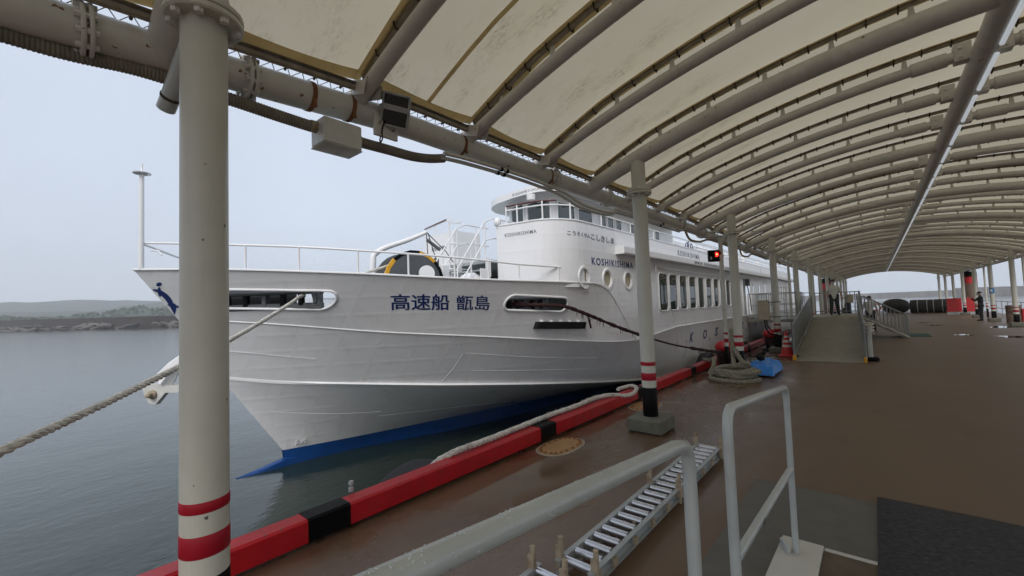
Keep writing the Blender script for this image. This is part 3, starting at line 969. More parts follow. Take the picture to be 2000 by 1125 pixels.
b.add(vs, [(j * n + i + 1, j * n + i, (j + 1) * n + i, (j + 1) * n + i + 1) for j in range(2) for i in range(n - 1)])
b.build('spray_rail', M['white'], ferry, 30)
hull_sheet([rows[3], rows[4], rows[5]], 1, M['blue_hull'], 'boot_top')
# starboard side, seen only above the rail and from other places
stb = between(rows[0], rows[1], 3) + between(rows[1], rows[2], 3) + between(rows[2], rows[3], 3) + [rows[3]]
hull_sheet(stb, -1, M['hull'], 'hull_plating')
hull_sheet([rows[3], rows[4], rows[5]], -1, M['blue_hull'], 'boot_top')
b = MB()                                                                 # transom
tr = [(XC + r[-1][0], r[-1][1], r[-1][2]) for r in rows] ; tl = [(2 * XC - p[0], p[1], p[2]) for p in tr]
b.add(tr + tl, [tuple(range(len(tr))) + tuple(2 * len(tr) - 1 - i for i in range(len(tr)))]); b.build('transom', M['hull'], ferry)
# bulb running forward under the stem
b = MB()
prof = [(2.45, .01, -1.02), (2.7, .07, -.985), (3.0, .10, -.93), (3.25, .10, -.88), (3.6, .13, -.9)]
vs = []
for y_, hw, zt in prof:
    vs += [(XC - hw, y_, -1.12), (XC - hw * .8, y_, zt - .03), (XC, y_, zt), (XC + hw * .8, y_, zt - .03), (XC + hw, y_, -1.12), (XC, y_, -1.5)]
fs = []
for i in range(len(prof) - 1):
    for k in range(6):
        q = (k + 1) % 6; fs.append((i * 6 + k, i * 6 + q, (i + 1) * 6 + q, (i + 1) * 6 + k))
b.add(vs, fs + [(5, 4, 3, 2, 1, 0)]); b.build('bulbous_bow', M['blue_hull'], ferry, 50)

# upper strake with two fairlead openings
def slot(y0, y1, zc0, zc1, h):
    r = h / 2; o = []
    for k in range(13):
        a = radians(90 - 180 * k / 12); o.append((y1 - r + r * cos(a), zc1 + r * sin(a)))
    for k in range(13):
        a = radians(270 - 180 * k / 12); o.append((y0 + r + r * cos(a), zc0 + r * sin(a)))
    out = []
    for a_, b_ in zip(o, o[1:] + o[:1]):
        m_ = max(1, int(((a_[0] - b_[0]) ** 2 + (a_[1] - b_[1]) ** 2) ** .5 / .1))
        out += [(a_[0] + (b_[0] - a_[0]) * i / m_, a_[1] + (b_[1] - a_[1]) * i / m_) for i in range(m_)]
    return out
slot1 = slot(1.72, 3.27, 2.02, 1.935, .285)
slot2 = slot(5.58, 6.83, 1.80, 1.735, .265)
endc = [(7.43, 2.136), (7.62, 2.115), (7.82, 2.06), (8.0, 1.985), (8.138, 1.89), (8.374, 1.68), (8.57, 1.48), (8.96, 1.10), (9.22, .90)]
outl = [(y_, interp(y_, Z_SH)) for y_ in [1.12 + .1 * i for i in range(63)]] + endc + [(y_, interp(y_, Z_KN)) for y_ in [9.1 - .1 * i for i in range(74)]]
outl = [p for p in outl if True]
st0 = (1.66, 1.72); outl += [st0, (1.52, 1.92), (1.39, 2.1), (1.26, 2.29)]
def HXu(y, z):
    x = HX(y, z); return (max(x, XC), y, z)
sk = cdt_sheet(outl, [slot1, slot2], (.1, .075), HXu)
me = sk.mesh('bulwark_strake', M['hull'], 60)
strake = link('bulwark_strake', me, ferry)
for sl in (slot1, slot2):
    b = MB(); b.tube([(HX(p[0], p[1], .004), p[0], p[1]) for p in sl], .021, 8, closed=True); b.build('fairlead_rim', M['white_b'], ferry)
# cap along the bulwark top and knuckle weld line
b = MB(); b.tube([(XC + max(0, interp(y_, B_SH)), y_, interp(y_, Z_SH)) for y_ in [1.12 + .2 * i for i in range(32)]] + [(HX(y_, z_), y_, z_) for y_, z_ in endc], .018, 6); b.build('bulwark_cap', M['white_b'], ferry)
b = MB(); b.tube([(XC + max(0, interp(y_, B_KN)) + .003, y_, interp(y_, Z_KN)) for y_ in [1.7 + .2 * i for i in range(38)]], .012, 6)
b.build('knuckle_bar', M['white_b'], ferry)
b = MB(); pts = [(XC + 4.25 + .01, y_, interp(y_, Z_KN)) for y_ in [9.2 + .4 * i for i in range(67)]]; b.tube(pts, .026, 8); b.build('rubbing_strake', M['white_b'], ferry)
# roller frames in the openings
def fair_frame(y0, y1, zc, h, m):
    b = MB(); d = .17
    p0, p1 = Vector((HX(y0, zc) - d, y0, zc)), Vector((HX(y1, zc) - d, y1, zc))
    t = (p1 - p0).normalized(); nrm = Vector((t.y, -t.x, 0)); up = Vector((0, 0, 1)); L = (p1 - p0).length
    at = lambda u, n_, z: p0 + t * (u * L) + nrm * n_ + up * z
    b.obox(at(.5, -.02, h * .36), t * (L / 2), nrm * .06, up * .045, .012)
    b.obox(at(.5, -.02, -h * .42), t * (L / 2), nrm * .06, up * .05, .012)
    for u in (.03, .5, .97): b.obox(at(u, -.02, 0), t * .035, nrm * .07, up * (h * .45), .01)
    rls = []
    for u in (.18, .34, .66, .82): rl = MB(); rl.cyl(at(u, .01, -h * .36), at(u, .01, h * .34), .05, 12); rls.append(rl)
    f = b.build('roller_fairlead', M['grey_fit'], ferry)
    for rl in rls: rl.build('roller', M['black'], f)
    bk = MB(); bk.obox(at(.36, -.20, -.02), t * (L * .36), nrm * .015, up * (h * .5)); bk.build('shade_backing', M['dark'], f)  # dark sheet added so the opening reads as shaded inside
    br = MB(); br.tube(crom([at(.04, .06, -h * .25), at(.04, .07, h * .15), at(.07, .07, h * .30), at(.5, .07, h * .31), at(.90, .07, h * .30), at(.94, .07, h * .15), at(.95, .06, -h * .25)], 5), .032, 9)
    br.build('bracket', M['grey_fit'], f)
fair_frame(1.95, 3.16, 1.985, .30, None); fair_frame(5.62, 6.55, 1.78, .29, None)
# foredeck
dk = MB(); ys = [1.9 + .3 * i for i in range(20)]; vs = []
for y_ in ys:
    w = max(.05, hullb(y_, 1.6) - .06); vs += [(XC - w, y_, 1.60), (XC + w, y_, 1.60)]
dk.add(vs, [(2 * i, 2 * i + 1, 2 * i + 3, 2 * i + 2) for i in range(len(ys) - 1)]); dk.build('foredeck', M['deck_grey'], ferry)
# welded plate seams down the flare
for pts in ([(5.108, 1.27), (5.14, 1.1), (5.277, .916), (5.25, .6), (5.181, .371)],):
    b = MB(); b.tube([(HX(y_, z_, .002), y_, z_) for y_, z_ in pts], .0045, 5); b.build('weld_seam', M['hull'], ferry)
for pts in ([(5.3, .92), (6.5, .74), (7.8, .60), (9.2, .50)], [(5.6, .55), (7, .42), (8.5, .3), (10, .16)], [(2.9, .05), (3.8, -.12), (4.6, -.2)], [(4.6, -.3), (6, -.36), (7.5, -.46)],
            [(2.0, 1.22), (2.6, 1.1), (3.3, .96)]):
    b = MB(); b.tube([(HX(p.x, p.y, .0), p.x, p.y) for p in [Vector(v) for v in [(c.x, c.y) for c in crom([(a, e, 0) for a, e in pts], 6)]]], .0028, 5); b.build('weld_seam', M['hull'], ferry)
# black rubbing block with bolts under the aft fairlead
b = MB()
for y0_, y1_, dp in ((6.27, 7.31, .10),):
    vs = []
    for y_ in (y0_, y0_ + .02, y0_ + .25, y1_ - .02, y1_):
        e = dp if y0_ < y_ < y1_ else dp * .8
        zt = 1.435 - .055 * (y_ - y0_); zb_ = zt - .135
        vs += [(HX(y_, zb_, -.03), y_, zb_), (HX(y_, zb_, e), y_, zb_), (HX(y_, zt, e), y_, zt), (HX(y_, zt, -.03), y_, zt)]
    fs = [(3, 2, 1, 0), (16, 17, 18, 19)]
    for i in range(4):
        for k in range(4):
            q = (k + 1) % 4; fs.append((i * 4 + k, i * 4 + q, i * 4 + 4 + q, i * 4 + 4 + k))
    b.add(vs, fs)
fb = b.build('rubbing_block', M['rubber'], ferry, 25)
for i in range(5):
    y_ = 6.36 + i * .2; c = MB(); z_ = 1.435 - .055 * (y_ - 6.27)
    c.lathe([(.04, -.03), (.04, .012), (.03, .03)], (HX(y_, z_ + .02, .03), y_, z_), (0, 0, 1), 8); c.build('lug', M['white_b'], fb)

# lettering on the bow
def hfn(y0, y1, z0, z1, W_, sk_=.35):
    """surface text: u along y with the base line falling from z0 to z1"""
    def f(u, v, d):
        y_ = y0 + (y1 - y0) * u / W_ - v * sk_; z_ = z0 + (z1 - z0) * u / W_ + v
        return (HX(y_, z_, d), y_, z_)
    return f
letters('name_lettering', '高速船', hfn(3.97, 4.75, 1.735, 1.705, .77), M['navy'], ferry, .77, .265, bold=.012)
letters('name_lettering', '甑島', hfn(4.86, 5.37, 1.70, 1.68, .51), M['navy'], ferry, .51, .25, bold=.006)
letters('draft_mark', '2.0', hfn(3.375, 3.565, -.685, -.69, .19, .1), M['white_b'], ferry, .19, .095, bold=.02, depth=.012)
# blue emblem curling round the stem
em = MB()
def eb(pts, w):
    P = crom([(a, e, 0) for a, e in pts], 6); n = len(P); vs = []
    for i, p in enumerate(P):
        t = (P[min(i + 1, n - 1)] - P[max(i - 1, 0)]).normalized(); s_ = Vector((-t.y, t.x, 0))
        ww = w * (.35 + .65 * sin(pi * min(1, max(0, i / (n - 1)))))
        for q in (p + s_ * ww, p - s_ * ww): vs.append((max(HX(q.x, q.y), XC + .004) + .005, q.x, q.y))
    em.add(vs, [(2 * i, 2 * i + 1, 2 * i + 3, 2 * i + 2) for i in range(n - 1)])
eb([(1.345, 2.19), (1.42, 2.15), (1.50, 2.06), (1.56, 1.95), (1.60, 1.84)], .028)
eb([(1.40, 2.22), (1.415, 2.15), (1.43, 2.08)], .018); eb([(1.52, 1.95), (1.58, 1.935), (1.66, 1.90)], .018); eb([(1.585, 1.97), (1.60, 1.90), (1.61, 1.80)], .016)
for cy_, cz_ in ((1.395, 2.262), (1.67, 1.945)):
    o_ = circ(cy_, cz_, .028, .03, 12); em.add([(max(HX(a, e), XC + .004) + .006, a, e) for a, e in o_], [tuple(range(12))])
em.build('bow_emblem', M['navy'], ferry)

# anchor hanging at the far side of the bow
b = MB()
b.tube([(-8.60, 1.97, 1.28), (-8.95, 1.70, .92), (-9.08, 1.60, .72)], [.05, .12, .165], 6)
b.build('anchor_pocket', M['white_b'], ferry)
anchor = MB()
c0 = Vector((-9.15, 1.50, .50))
rt = Vector((.76, .65, 0)); up = Vector((0, 0, 1)); fw = Vector((.65, -.76, 0))
def quad3(pts, th, m):
    m.prism(pts, lambda u, v, s_: c0 + rt * u + up * v + fw * (th * (s_ - .5)))
quad3([(-.17, .10), (-.05, .18), (.06, .16), (.20, .02), (.04, -.17), (-.07, -.14), (-.15, 0)], .10, anchor)
quad3([(.06, .16), (.42, .12), (.60, .24), (.60, .16), (.42, .02), (.20, .02)], .12, anchor)
anchor_o = anchor.build('anchor', M['box_white'], ferry, 25)
b = MB(); b.lathe([(.075, .0), (.07, .03), (.045, .05), (.04, .11), (.02, .125)], c0 + fw * .05, fw, 12); b.build('anchor_pin', M['rust_pale'], anchor_o)

# rails and jack staff at the bow
def tubes(name, lines, r, m, parent=None, seg=8, **k):
    b = MB()
    for l_ in lines: b.tube(l_, r, seg)
    return b.build(name, m, parent or ferry, **k)
zr = lambda y_: interp(y_, [(1.2, 2.90), (2.8, 2.76), (3.45, 2.685), (4.7, 2.575), (5.74, 2.47), (6.6, 2.435), (7.3, 2.41)])
rail_y = [1.2 + .3 * i for i in range(21)]
tubes('bow_rail', [[(XC + max(0, interp(y_ - .05, B_SH)) - .05 * min(1, y_ - 1.2), y_, zr(y_)) for y_ in rail_y]], .017, M['white_b'])
for y_ in (1.6, 2.24, 2.79, 3.43, 4.05, 4.69, 5.21, 5.74, 6.55, 7.27):
    x_ = XC + max(0, interp(y_ - .05, B_SH)) - .05 * min(1, y_ - 1.2)
    tubes('rail_post', [[(x_, y_, interp(y_, Z_SH) - .02), (x_, y_, zr(y_))]], .016, M['white_b'])
tubes('bow_rail', [[(XC - max(0, interp(y_ - .05, B_SH)) + .05, y_, zr(y_) - .06 * min(1, (y_ - 1.2) / .8)) for y_ in rail_y]], .017, M['white_b'])
for y_ in (2.0, 2.9, 3.8, 4.7, 5.6, 6.5):
    x_ = XC - max(0, interp(y_ - .05, B_SH)) + .05
    tubes('rail_post', [[(x_, y_, interp(y_, Z_SH) - .02), (x_, y_, zr(y_) - .06)]], .016, M['white_b'])
b = MB(); b.lathe([(.036, 2.48), (.034, 3.0), (.030, 3.94), (.03, 3.95)], (-8.37, 1.2, 0), (0, 0, 1), 12); jack = b.build('jack_staff', M['white_b'], ferry)
b = MB(); b.lathe([(.02, 3.95), (.11, 3.955), (.115, 3.965), (.02, 3.985), (.012, 4.0), (.012, 4.11)], (-8.37, 1.2, 0), (0, 0, 1), 16); b.tube([(-8.30, 1.25, 3.95), (-8.28, 1.27, 3.92), (-8.26, 1.28, 3.93)], .008, 6); b.build('masthead_disc', M['white_b'], jack)
tubes('cleat', [[(-8.30, 1.30, 2.78), (-8.22, 1.38, 2.77), (-8.19, 1.41, 2.70)]], .012, M['white_b'], jack)

# ---- superstructure side, flush with the hull
XS_ = -4.25
WZ0, WZ1 = 1.52, 2.475
wins = []
for y0_ in (10.84, 11.56, 12.37, 13.20, 14.05, 14.90, 15.75, 16.55, 17.35):
    wins.append(rrect(y0_, y0_ + .60, WZ0 - .02, WZ1, .12))
ports = [circ(y_, 2.245, .165) for y_ in (7.14, 8.08, 9.06)]
slots_aft = [rrect(y_, y_ + .22, 2.02, 2.42, .08) for y_ in (22.0, 23.4, 24.8)]
wins_aft = [rrect(28.6 + .9 * i, 29.2 + .9 * i, 1.75, 2.42, .08) for i in range(4)]
door_h = [(20.0, .98), (21.55, .98), (21.55, 2.62), (20.0, 2.62)]
yR = 7.15
side = [(yR, 3.34), (8.6, 3.34), (14, 3.345), (34.2, 3.32), (34.2, .9), (9.3, .86), (9.12, .92), (8.86, 1.10), (8.47, 1.48), (8.27, 1.68), (8.04, 1.89), (7.8, 1.99), (yR, 2.05)]
sk = cdt_sheet(side, wins + ports + slots_aft + wins_aft + [door_h], (.9, .45), lambda a, e: (XS_, a, e))
sw = sk.build('cabin_side', M['hull'], ferry)
for w in wins + wins_aft:
    b = MB(); cy_ = sum(p[0] for p in w) / len(w); cz_ = sum(p[1] for p in w) / len(w)
    ring = [(XS_ + .006, cy_ + (p[0] - cy_) * 1.055, cz_ + (p[1] - cz_) * 1.02) for p in w]; b.tube(ring, .022, 6, closed=True)
    f = b.build('window', M['white_b'], ferry)
    b = MB(); b.prism(w, lambda u, v, s_: (XS_ - .014 + .01 * s_, u, v)); b.build('pane', M['glass'], f)
for p_ in ports:
    b = MB(); cy_ = sum(p[0] for p in p_) / len(p_)
    b.lathe([(.168, -.04), (.168, .018), (.185, .024), (.225, .02), (.232, 0)], (XS_, cy_, 2.245), (1, 0, 0), 26)
    b = MB(); vs = []
    for rr, xx in ((.165, -.03), (.165, .016), (.185, .024), (.225, .02), (.232, 0)):
        vs += [(XS_ + xx, cy_ + rr * cos(2 * pi * k / 26), 2.245 + rr * sin(2 * pi * k / 26)) for k in range(26)]
    b.add(vs, [(r_ * 26 + k, r_ * 26 + (k + 1) % 26, (r_ + 1) * 26 + (k + 1) % 26, (r_ + 1) * 26 + k) for r_ in range(4) for k in range(26)])
    for k in range(12): b.lathe([(.012, .015), (.012, .03)], (XS_, cy_ + .205 * cos(2 * pi * k / 12), 2.245 + .205 * sin(2 * pi * k / 12)), (1, 0, 0), 6)
    f = b.build('porthole', M['white_b'], ferry)
    b = MB(); b.lathe([(.166, 0), (.166, .012)], (XS_ - .05, cy_, 2.245), (1, 0, 0), 26); b.build('pane', M['box_beige'], f)
for s_ in slots_aft:
    b = MB(); b.prism(s_, lambda u, v, t: (XS_ - .04 + .01 * t, u, v)); b.build('side_opening', M['black'], ferry)
# cabin shell behind the windows
b = MB(); b.box(-12.5, XS_ - .12, 9.6, 19.8, .95, 2.75); cab = b.build('saloon', M['interior'], ferry)
# sliding door in its recess
b = MB(); b.box(-4.75, -4.50, 19.8, 21.8, .9, 2.7); b.build('door_recess', M['white_b'], ferry)
b = MB(); b.box(XS_ - .20, XS_ - .16, 20.1, 20.9, 1.0, 2.55, .01); dr = b.build('sliding_door', M['white_b'], ferry)
b = MB(); b.tube([(XS_ - .12, 20.8, 1.7), (XS_ - .10, 20.8, 1.8), (XS_ - .12, 20.8, 1.9)], .015, 6); b.build('handle', M['chrome'], dr)
tubes('grab_rail', [[(XS_ + .06, 10.55, 2.50), (XS_ + .07, 10.55, 2.66), (XS_ + .07, 10.75, 2.685), (XS_ + .07, 11.2, 2.60), (XS_ + .07, 18.3, 2.585)]], .014, M['white_b'])
b = MB()
for i in range(10): b.tube([(XS_, 11.4 + .76 * i, 2.60), (XS_ + .07, 11.4 + .76 * i, 2.595)], .009, 5)
b.build('rail_bracket', M['white_b'], ferry, kind='stuff')
for y_ in (19.97, 21.58): tubes('door_frame', [[(XS_ + .01, y_, .98), (XS_ + .01, y_, 2.65)]], .03, M['white_b'])
tubes('downpipe', [[(XS_ + .05, 20.6, 2.5), (XS_ + .06, 21.0, 1.9), (XS_ + .05, 21.3, 1.2)]], .02, M['rope_thin'])
# rain ledge
b = MB(); lp = [(0, 2.80), (.20, 2.80), (.21, 2.82), (.21, 2.955), (.18, 2.965), (0, 2.97)]
b.prism(lp, lambda u, v, s_: (XS_ + u, 8.5 + s_ * 25.7, v)); b.build('rain_ledge', M['white_b'], ferry, 25)
letters('side_lettering', 'SENDAI   SATSUMASENDAI CITY   KOSHIKISHIMA LINE', lambda u, v, d: (XS_ + .211 + d, 13.2 + u, 2.845 + v), M['letter_grey'], ferry, 5.4, .075)
# lettering on the side
letters('side_lettering', 'KOSHIKISHIMA', lambda u, v, d: (XS_ + d, 7.45 + u, 2.515 + v), M['navy'], ferry, 1.90, .15, bold=.008, space=1.25)
letters('side_lettering', 'こうそくせん', lambda u, v, d: (XS_ + d, 7.22 - .47 + u, 3.06 + v), M['letter_grey'], ferry, .62, .085, bold=.004) if False else None
# front corner, rounded, sweeping to the middle: param along path
FR = []
p_side = Vector((XS_, yR, 0)); 
for k in range(11):
    a = radians(90 * k / 10); FR.append(Vector((XS_ - .72 + .72 * cos(a), yR - .85 * sin(a), 0)))
e0 = FR[-1]; dirn = Vector((-.985, -.17, 0))
for k in range(1, 5): FR.append(e0 + dirn * (.17 * k))
e1 = FR[-1]
for k in range(1, 4): FR.append(e1 + Vector((-.25, .97, 0)) * (.35 * k))
b = MB(); zs = [2.06, 2.3, 2.6, 3.0, 3.34]; n = len(FR)
b.add([(p.x, p.y, z_) for z_ in zs for p in FR], [(j * n + i, j * n + i + 1, (j + 1) * n + i + 1, (j + 1) * n + i) for j in range(len(zs) - 1) for i in range(n - 1)])
fb_ = b.build('cabin_front', M['hull'], ferry, 60)
b = MB(); b.tube([(p.x, p.y, 3.345) for p in FR] , .018, 6); b.tube([(XS_, yR + i * 1.5, 3.345) for i in range(19)], .018, 6); b.build('parapet_cap', M['white_b'], ferry)
FL = [0.]
for p, q_ in zip(FR, FR[1:]): FL.append(FL[-1] + (q_ - p).length)
def frp(s_, d):
    """point on the front path at distance s_ from the side edge (negative: along the side)"""
    if s_ <= 0: return Vector((XS_ + d, yR - s_, 0))
    for i in range(n - 1):
        if s_ <= FL[i + 1]:
            t = (s_ - FL[i]) / (FL[i + 1] - FL[i]); p = FR[i].lerp(FR[i + 1], t); tt = (FR[i + 1] - FR[i]).normalized()
            return p + Vector((-tt.y, tt.x, 0)) * d
    return FR[-1]
def ffn(s0, z0, slope=0.):
    def f(u, v, d):
        p = frp(s0 - u, d); return (p.x, p.y, z0 + v)
    return f
letters('front_lettering', 'KOSHIKISHIMA', ffn(1.72, 3.10), M['letter_grey'], ferry, .70, .07, bold=.004, space=1.2)
letters('side_lettering', 'こうそくせん', ffn(.42, 3.045), M['letter_grey'], ferry, .70, .085, bold=.003)
letters('side_lettering', 'こしきしま', ffn(-.32, 3.02), M['letter_grey'], ferry, .98, .125, bold=.012)
letters('side_lettering', 'KOSHIKISHIMA', lambda u, v, d: (XS_ - .0 + d, 12.4 + u, 3.06 + v), M['letter_grey'], ferry, 2.0, .15, bold=.004, space=1.25)
# big spaced letters on the lower hull
for i, ch in enumerate('KOSHIKISHIMA'):
    y_ = 12.95 + i * 1.27
    w_ = .12 if ch == 'I' else .36
    letters('hull_lettering', ch, (lambda y0_: lambda u, v, d: (HX(y0_ + u, .50 + v, d), y0_ + u, .50 + v))(y_), M['navy'], ferry, w_, .29, bold=.03, shear=.25)
# upper deck and block behind the parapet
b = MB(); b.box(-12.5, XS_ - .08, 7.2, 34.1, 2.70, 2.76); b.build('upper_deck', M['deck_grey'], ferry)
# parapet rail, varnished forward part
pr = [frp(s_, -.04) for s_ in (1.7, 1.45, 1.2, .9, .6, .3, 0)]
tubes('parapet_rail', [[(p.x, p.y, 3.63) for p in pr] + [(XS_ - .04, y_, 3.60) for y_ in (8.5, 11, 14, 20, 27, 33)]], .016, M['white_b'])
for p in (pr[0], pr[1], pr[3], pr[5]): tubes('rail_post', [[(p.x, p.y, 3.33), (p.x, p.y, 3.72)]], .016, M['white_b'])
tubes('teak_handrail', [[(p.x, p.y, 3.715) for p in pr[:5]]], .017, M['brown_rail'])
for y_ in (8.0, 9.4, 10.8, 12.2, 13.6, 15, 17, 19, 21, 23, 25): tubes('rail_post', [[(XS_ - .04, y_, 3.33), (XS_ - .04, y_, 3.60)]], .014, M['white_b'])
# wheelhouse
WH = []
for k in range(9):
    a = radians(90 * k / 8); WH.append(Vector((-5.12 - .30 + .30 * cos(a), 7.72 - .34 * sin(a), 0)))
WH += [Vector((-5.8, 7.40, 0)), Vector((-6.15, 7.47, 0))]
for k in range(1, 8):
    a = radians(100 * k / 7); WH.append(Vector((-6.15 - .55 * sin(a), 7.47 + .55 * (1 - cos(a)), 0)))
WHs = [Vector((-5.12, 14.5, 0)), Vector((-5.12, 11.5, 0)), Vector((-5.12, 9.6, 0)), Vector((-5.12, 8.6, 0))] + WH + [Vector((-6.8, 9.0, 0)), Vector((-6.8, 14.5, 0))]
b = MB(); zs = [2.76, 3.56, 4.04, 4.30]; n2 = len(WHs)
b.add([(p.x, p.y, z_) for z_ in zs for p in WHs], [(j * n2 + i, j * n2 + i + 1, (j + 1) * n2 + i + 1, (j + 1) * n2 + i) for j in range(3) for i in range(n2 - 1)])
wh = b.build('wheelhouse', M['white'], ferry, 60)
WL_ = [0.]
for p, q_ in zip(WHs, WHs[1:]): WL_.append(WL_[-1] + (q_ - p).length)
def whp(s_, d):
    for i in range(n2 - 1):
        if s_ <= WL_[i + 1]:
            t = (s_ - WL_[i]) / (WL_[i + 1] - WL_[i]); p = WHs[i].lerp(WHs[i + 1], t); tt = (WHs[i + 1] - WHs[i]).normalized()
            return p + Vector((-tt.y, tt.x, 0)) * d
s_c = WL_[4]        # where the corner starts
def wh_win(s0, s1, z0, z1):
    o_ = rrect(min(s0, s1), max(s0, s1), z0, z1, .07)
    b = MB(); b.tube([tuple(whp(p[0], .012) + Vector((0, 0, p[1]))) for p in o_], .026, 6, closed=True)
    f = b.build('window', M['white_b'], wh)
    sh = cdt_sheet(o_, [], (.08, .3), lambda a, e: tuple(whp(a, .012) + Vector((0, 0, e))))
    sh.build('pane', M['glass'], f)
wh_win(s_c + 1.42, s_c + .98, 3.50, 4.06); wh_win(s_c + .87, s_c + .27, 3.52, 4.03); wh_win(s_c + .12, s_c - .55, 3.52, 4.0)
for a_ in (.68, 1.7, 2.1, 2.55, 3.4, 4.3, 5.2): wh_win(s_c - a_ - .02, s_c - a_ - (.66 if a_ < 1 else .34), 3.60, 3.98)
# visor roof with overhang
VS = []
for i, p in enumerate(WHs):
    t = (WHs[min(i + 1, n2 - 1)] - WHs[max(i - 1, 0)]).normalized(); VS.append(p + Vector((-t.y, t.x, 0)) * .42)
b = MB(); nv = len(VS)
for z0_, z1_, off_ in ((4.10, 4.24, 0),):
    vs = [(p.x, p.y, z0_ + .0) for p in VS] + [(p.x, p.y, z1_) for p in VS] + [(p.x, p.y, 4.22) for p in WHs] + [(p.x * .9 - .55, p.y + .1, 4.36) for p in WHs]
    fs = []
    for i in range(nv - 1):
        fs += [(i, i + 1, nv + i + 1, nv + i), (2 * nv + i, 2 * nv + i + 1, i + 1, i), (nv + i, nv + i + 1, 3 * nv + i + 1, 3 * nv + i)]
    fs.append(tuple(3 * nv + i for i in range(nv)))
    b.add(vs, fs)
visor = b.build('visor_roof', M['white'], wh, 40)
VL = [0.]
for p, q_ in zip(VS, VS[1:]): VL.append(VL[-1] + (q_ - p).length)
def vfn(s0, z0):
    def f(u, v, d):
        s_ = s0 - u
        for i in range(nv - 1):
            if s_ <= VL[i + 1]:
                t = (s_ - VL[i]) / (VL[i + 1] - VL[i]); p = VS[i].lerp(VS[i + 1], t); tt = (VS[i + 1] - VS[i]).normalized()
                q_ = p + Vector((-tt.y, tt.x, 0)) * d; return (q_.x, q_.y, z0 + v)
        return (VS[-1].x, VS[-1].y, z0 + v)
    return f
letters('visor_lettering', 'KOSHIKISHIMA', vfn(VL[13], 4.135), M['letter_grey'], visor, .82, .055, bold=0, space=1.3)
b = MB(); b.lathe([(.02, 0), (.09, .02), (.10, .14), (.02, .16)], (-5.35, 6.98, 3.93), (0, 0, 1), 12); b.tube([(-5.35, 6.98, 4.1), (-5.35, 6.98, 4.2)], .02, 6); b.build('searchlight', M['white_b'], wh)
b = MB(); b.ball((-5.62, 6.2, 3.42), .075, .075, .10, 10, 7); b.tube([(-5.62, 6.2, 3.3), (-5.62, 6.2, 3.45)], .03, 6); b.build('covered_lamp', M['white_b'], ferry)
# after house, masts and rails on the upper deck
b = MB(); b.box(-11.5, -5.6, 15, 26, 2.76, 4.1, .06); ah = b.build('after_house', M['white'], ferry)
for i in range(5):
    b = MB(); b.prism(rrect(15.8 + 1.9 * i, 16.7 + 1.9 * i, 3.45, 3.9, .07), lambda u, v, s_: (-5.6 - .01 + .02 * s_, u, v)); b.build('window', M['glass'], ah)
tubes('deck_rail', [[(-4.5, 14.6, 3.75), (-4.5, 34, 3.75)], [(-4.5, 14.6, 3.55), (-4.5, 34, 3.55)]] + [[(-4.5, 15 + 1.2 * i, 2.76), (-4.5, 15 + 1.2 * i, 3.75)] for i in range(16)], .016, M['white_b'])
tubes('stowed_bicycle', [[tuple(Vector((-4.55, 14.2, 3.48)) + Vector((0, .16 * cos(a * .5), .16 * sin(a * .5)))) for a in range(13)], [tuple(Vector((-4.55, 14.6, 3.48)) + Vector((0, .16 * cos(a * .5), .16 * sin(a * .5)))) for a in range(13)], [(-4.55, 14.2, 3.48), (-4.55, 14.35, 3.7), (-4.55, 14.6, 3.48)]], .016, M['navy'])
b = MB(); b.box(-5.0, -4.75, 19.2, 19.5, 3.35, 3.7, .03); b.build('life_raft_box', M['buoy_red'], ferry)
for y_, h_ in ((21.5, 1.2), (24, 1.6), (27.5, 1.1), (30, .9)):
    tubes('vent_post', [[(-5.0, y_, 2.76), (-5.0, y_, 2.76 + h_)]], .12, M['white_b'])

# ---- foredeck gear
win_ = MB(); c = Vector((-6.55, 4.86, 2.25)); ax = Vector((.985, -.17, 0)).normalized()
def disc(mb, c_, r_, th, mi=0, seg=28): mb.lathe([(r_ * .98, -th), (r_, -th * .8), (r_, th * .8), (r_ * .98, th)], c_, ax, seg, mi)
disc(win_, c, .60, .02); disc(win_, c - ax * .50, .60, .02); disc(win_, c - ax * 1.45, .44, .02); win_.lathe([(.14, 0), (.12, .12), (.0, .13)], c, ax, 16)
win_.lathe([(.16, -.5), (.16, 0)], c, ax, 18); win_.lathe([(.14, -1.6), (.14, -.55)], c, ax, 18)
o_ = win_.build('mooring_winch', M['grey_fit'], ferry)
b = MB(); b.obox(c - ax * .95 + Vector((0, 0, .10)), ax * .34, Vector((.6, .8, 0)) * .28, Vector((0, 0, .27)), .04); b.build('gear_case', M['grey_fit'], o_)
rm = MB()
U = ax.orthogonal().normalized(); V = ax.cross(U)
for k in range(20):
    a0, a1 = 2 * pi * k / 20, 2 * pi * (k + 1) / 20
    vs = []
    for a in (a0, a1):
        d_ = U * cos(a) + V * sin(a)
        vs += [c + ax * .024 + d_ * .55, c + ax * .024 + d_ * .615, c - ax * .024 + d_ * .615, c - ax * .024 + d_ * .55]
    rm.add(vs, [(0, 4, 5, 1), (1, 5, 6, 2), (2, 6, 7, 3), (0, 1, 2, 3), (7, 6, 5, 4)], 0 if k % 5 < 2 else 1)
rm.build('warning_rim', [M['yellow'], M['black']], o_, 30)
b = MB()
for i in range(7): b.lathe([(.17, -.06), (.46 + .012 * (i % 2), -.04), (.46 + .012 * (i % 2), .04), (.17, .06)], c - ax * (.08 + i * .065), ax, 18)
b.build('wound_rope', M['rope'], o_, 60)
b = MB(); rope(b, crom([c - ax * .2 + Vector((0, -.15, .44)), (-6.75, 4.4, 2.56), (-6.8, 4.0, 2.42), (-6.9, 3.5, 2.2)], 8), .026); b.build('line_to_fairlead', M['rope'], o_)
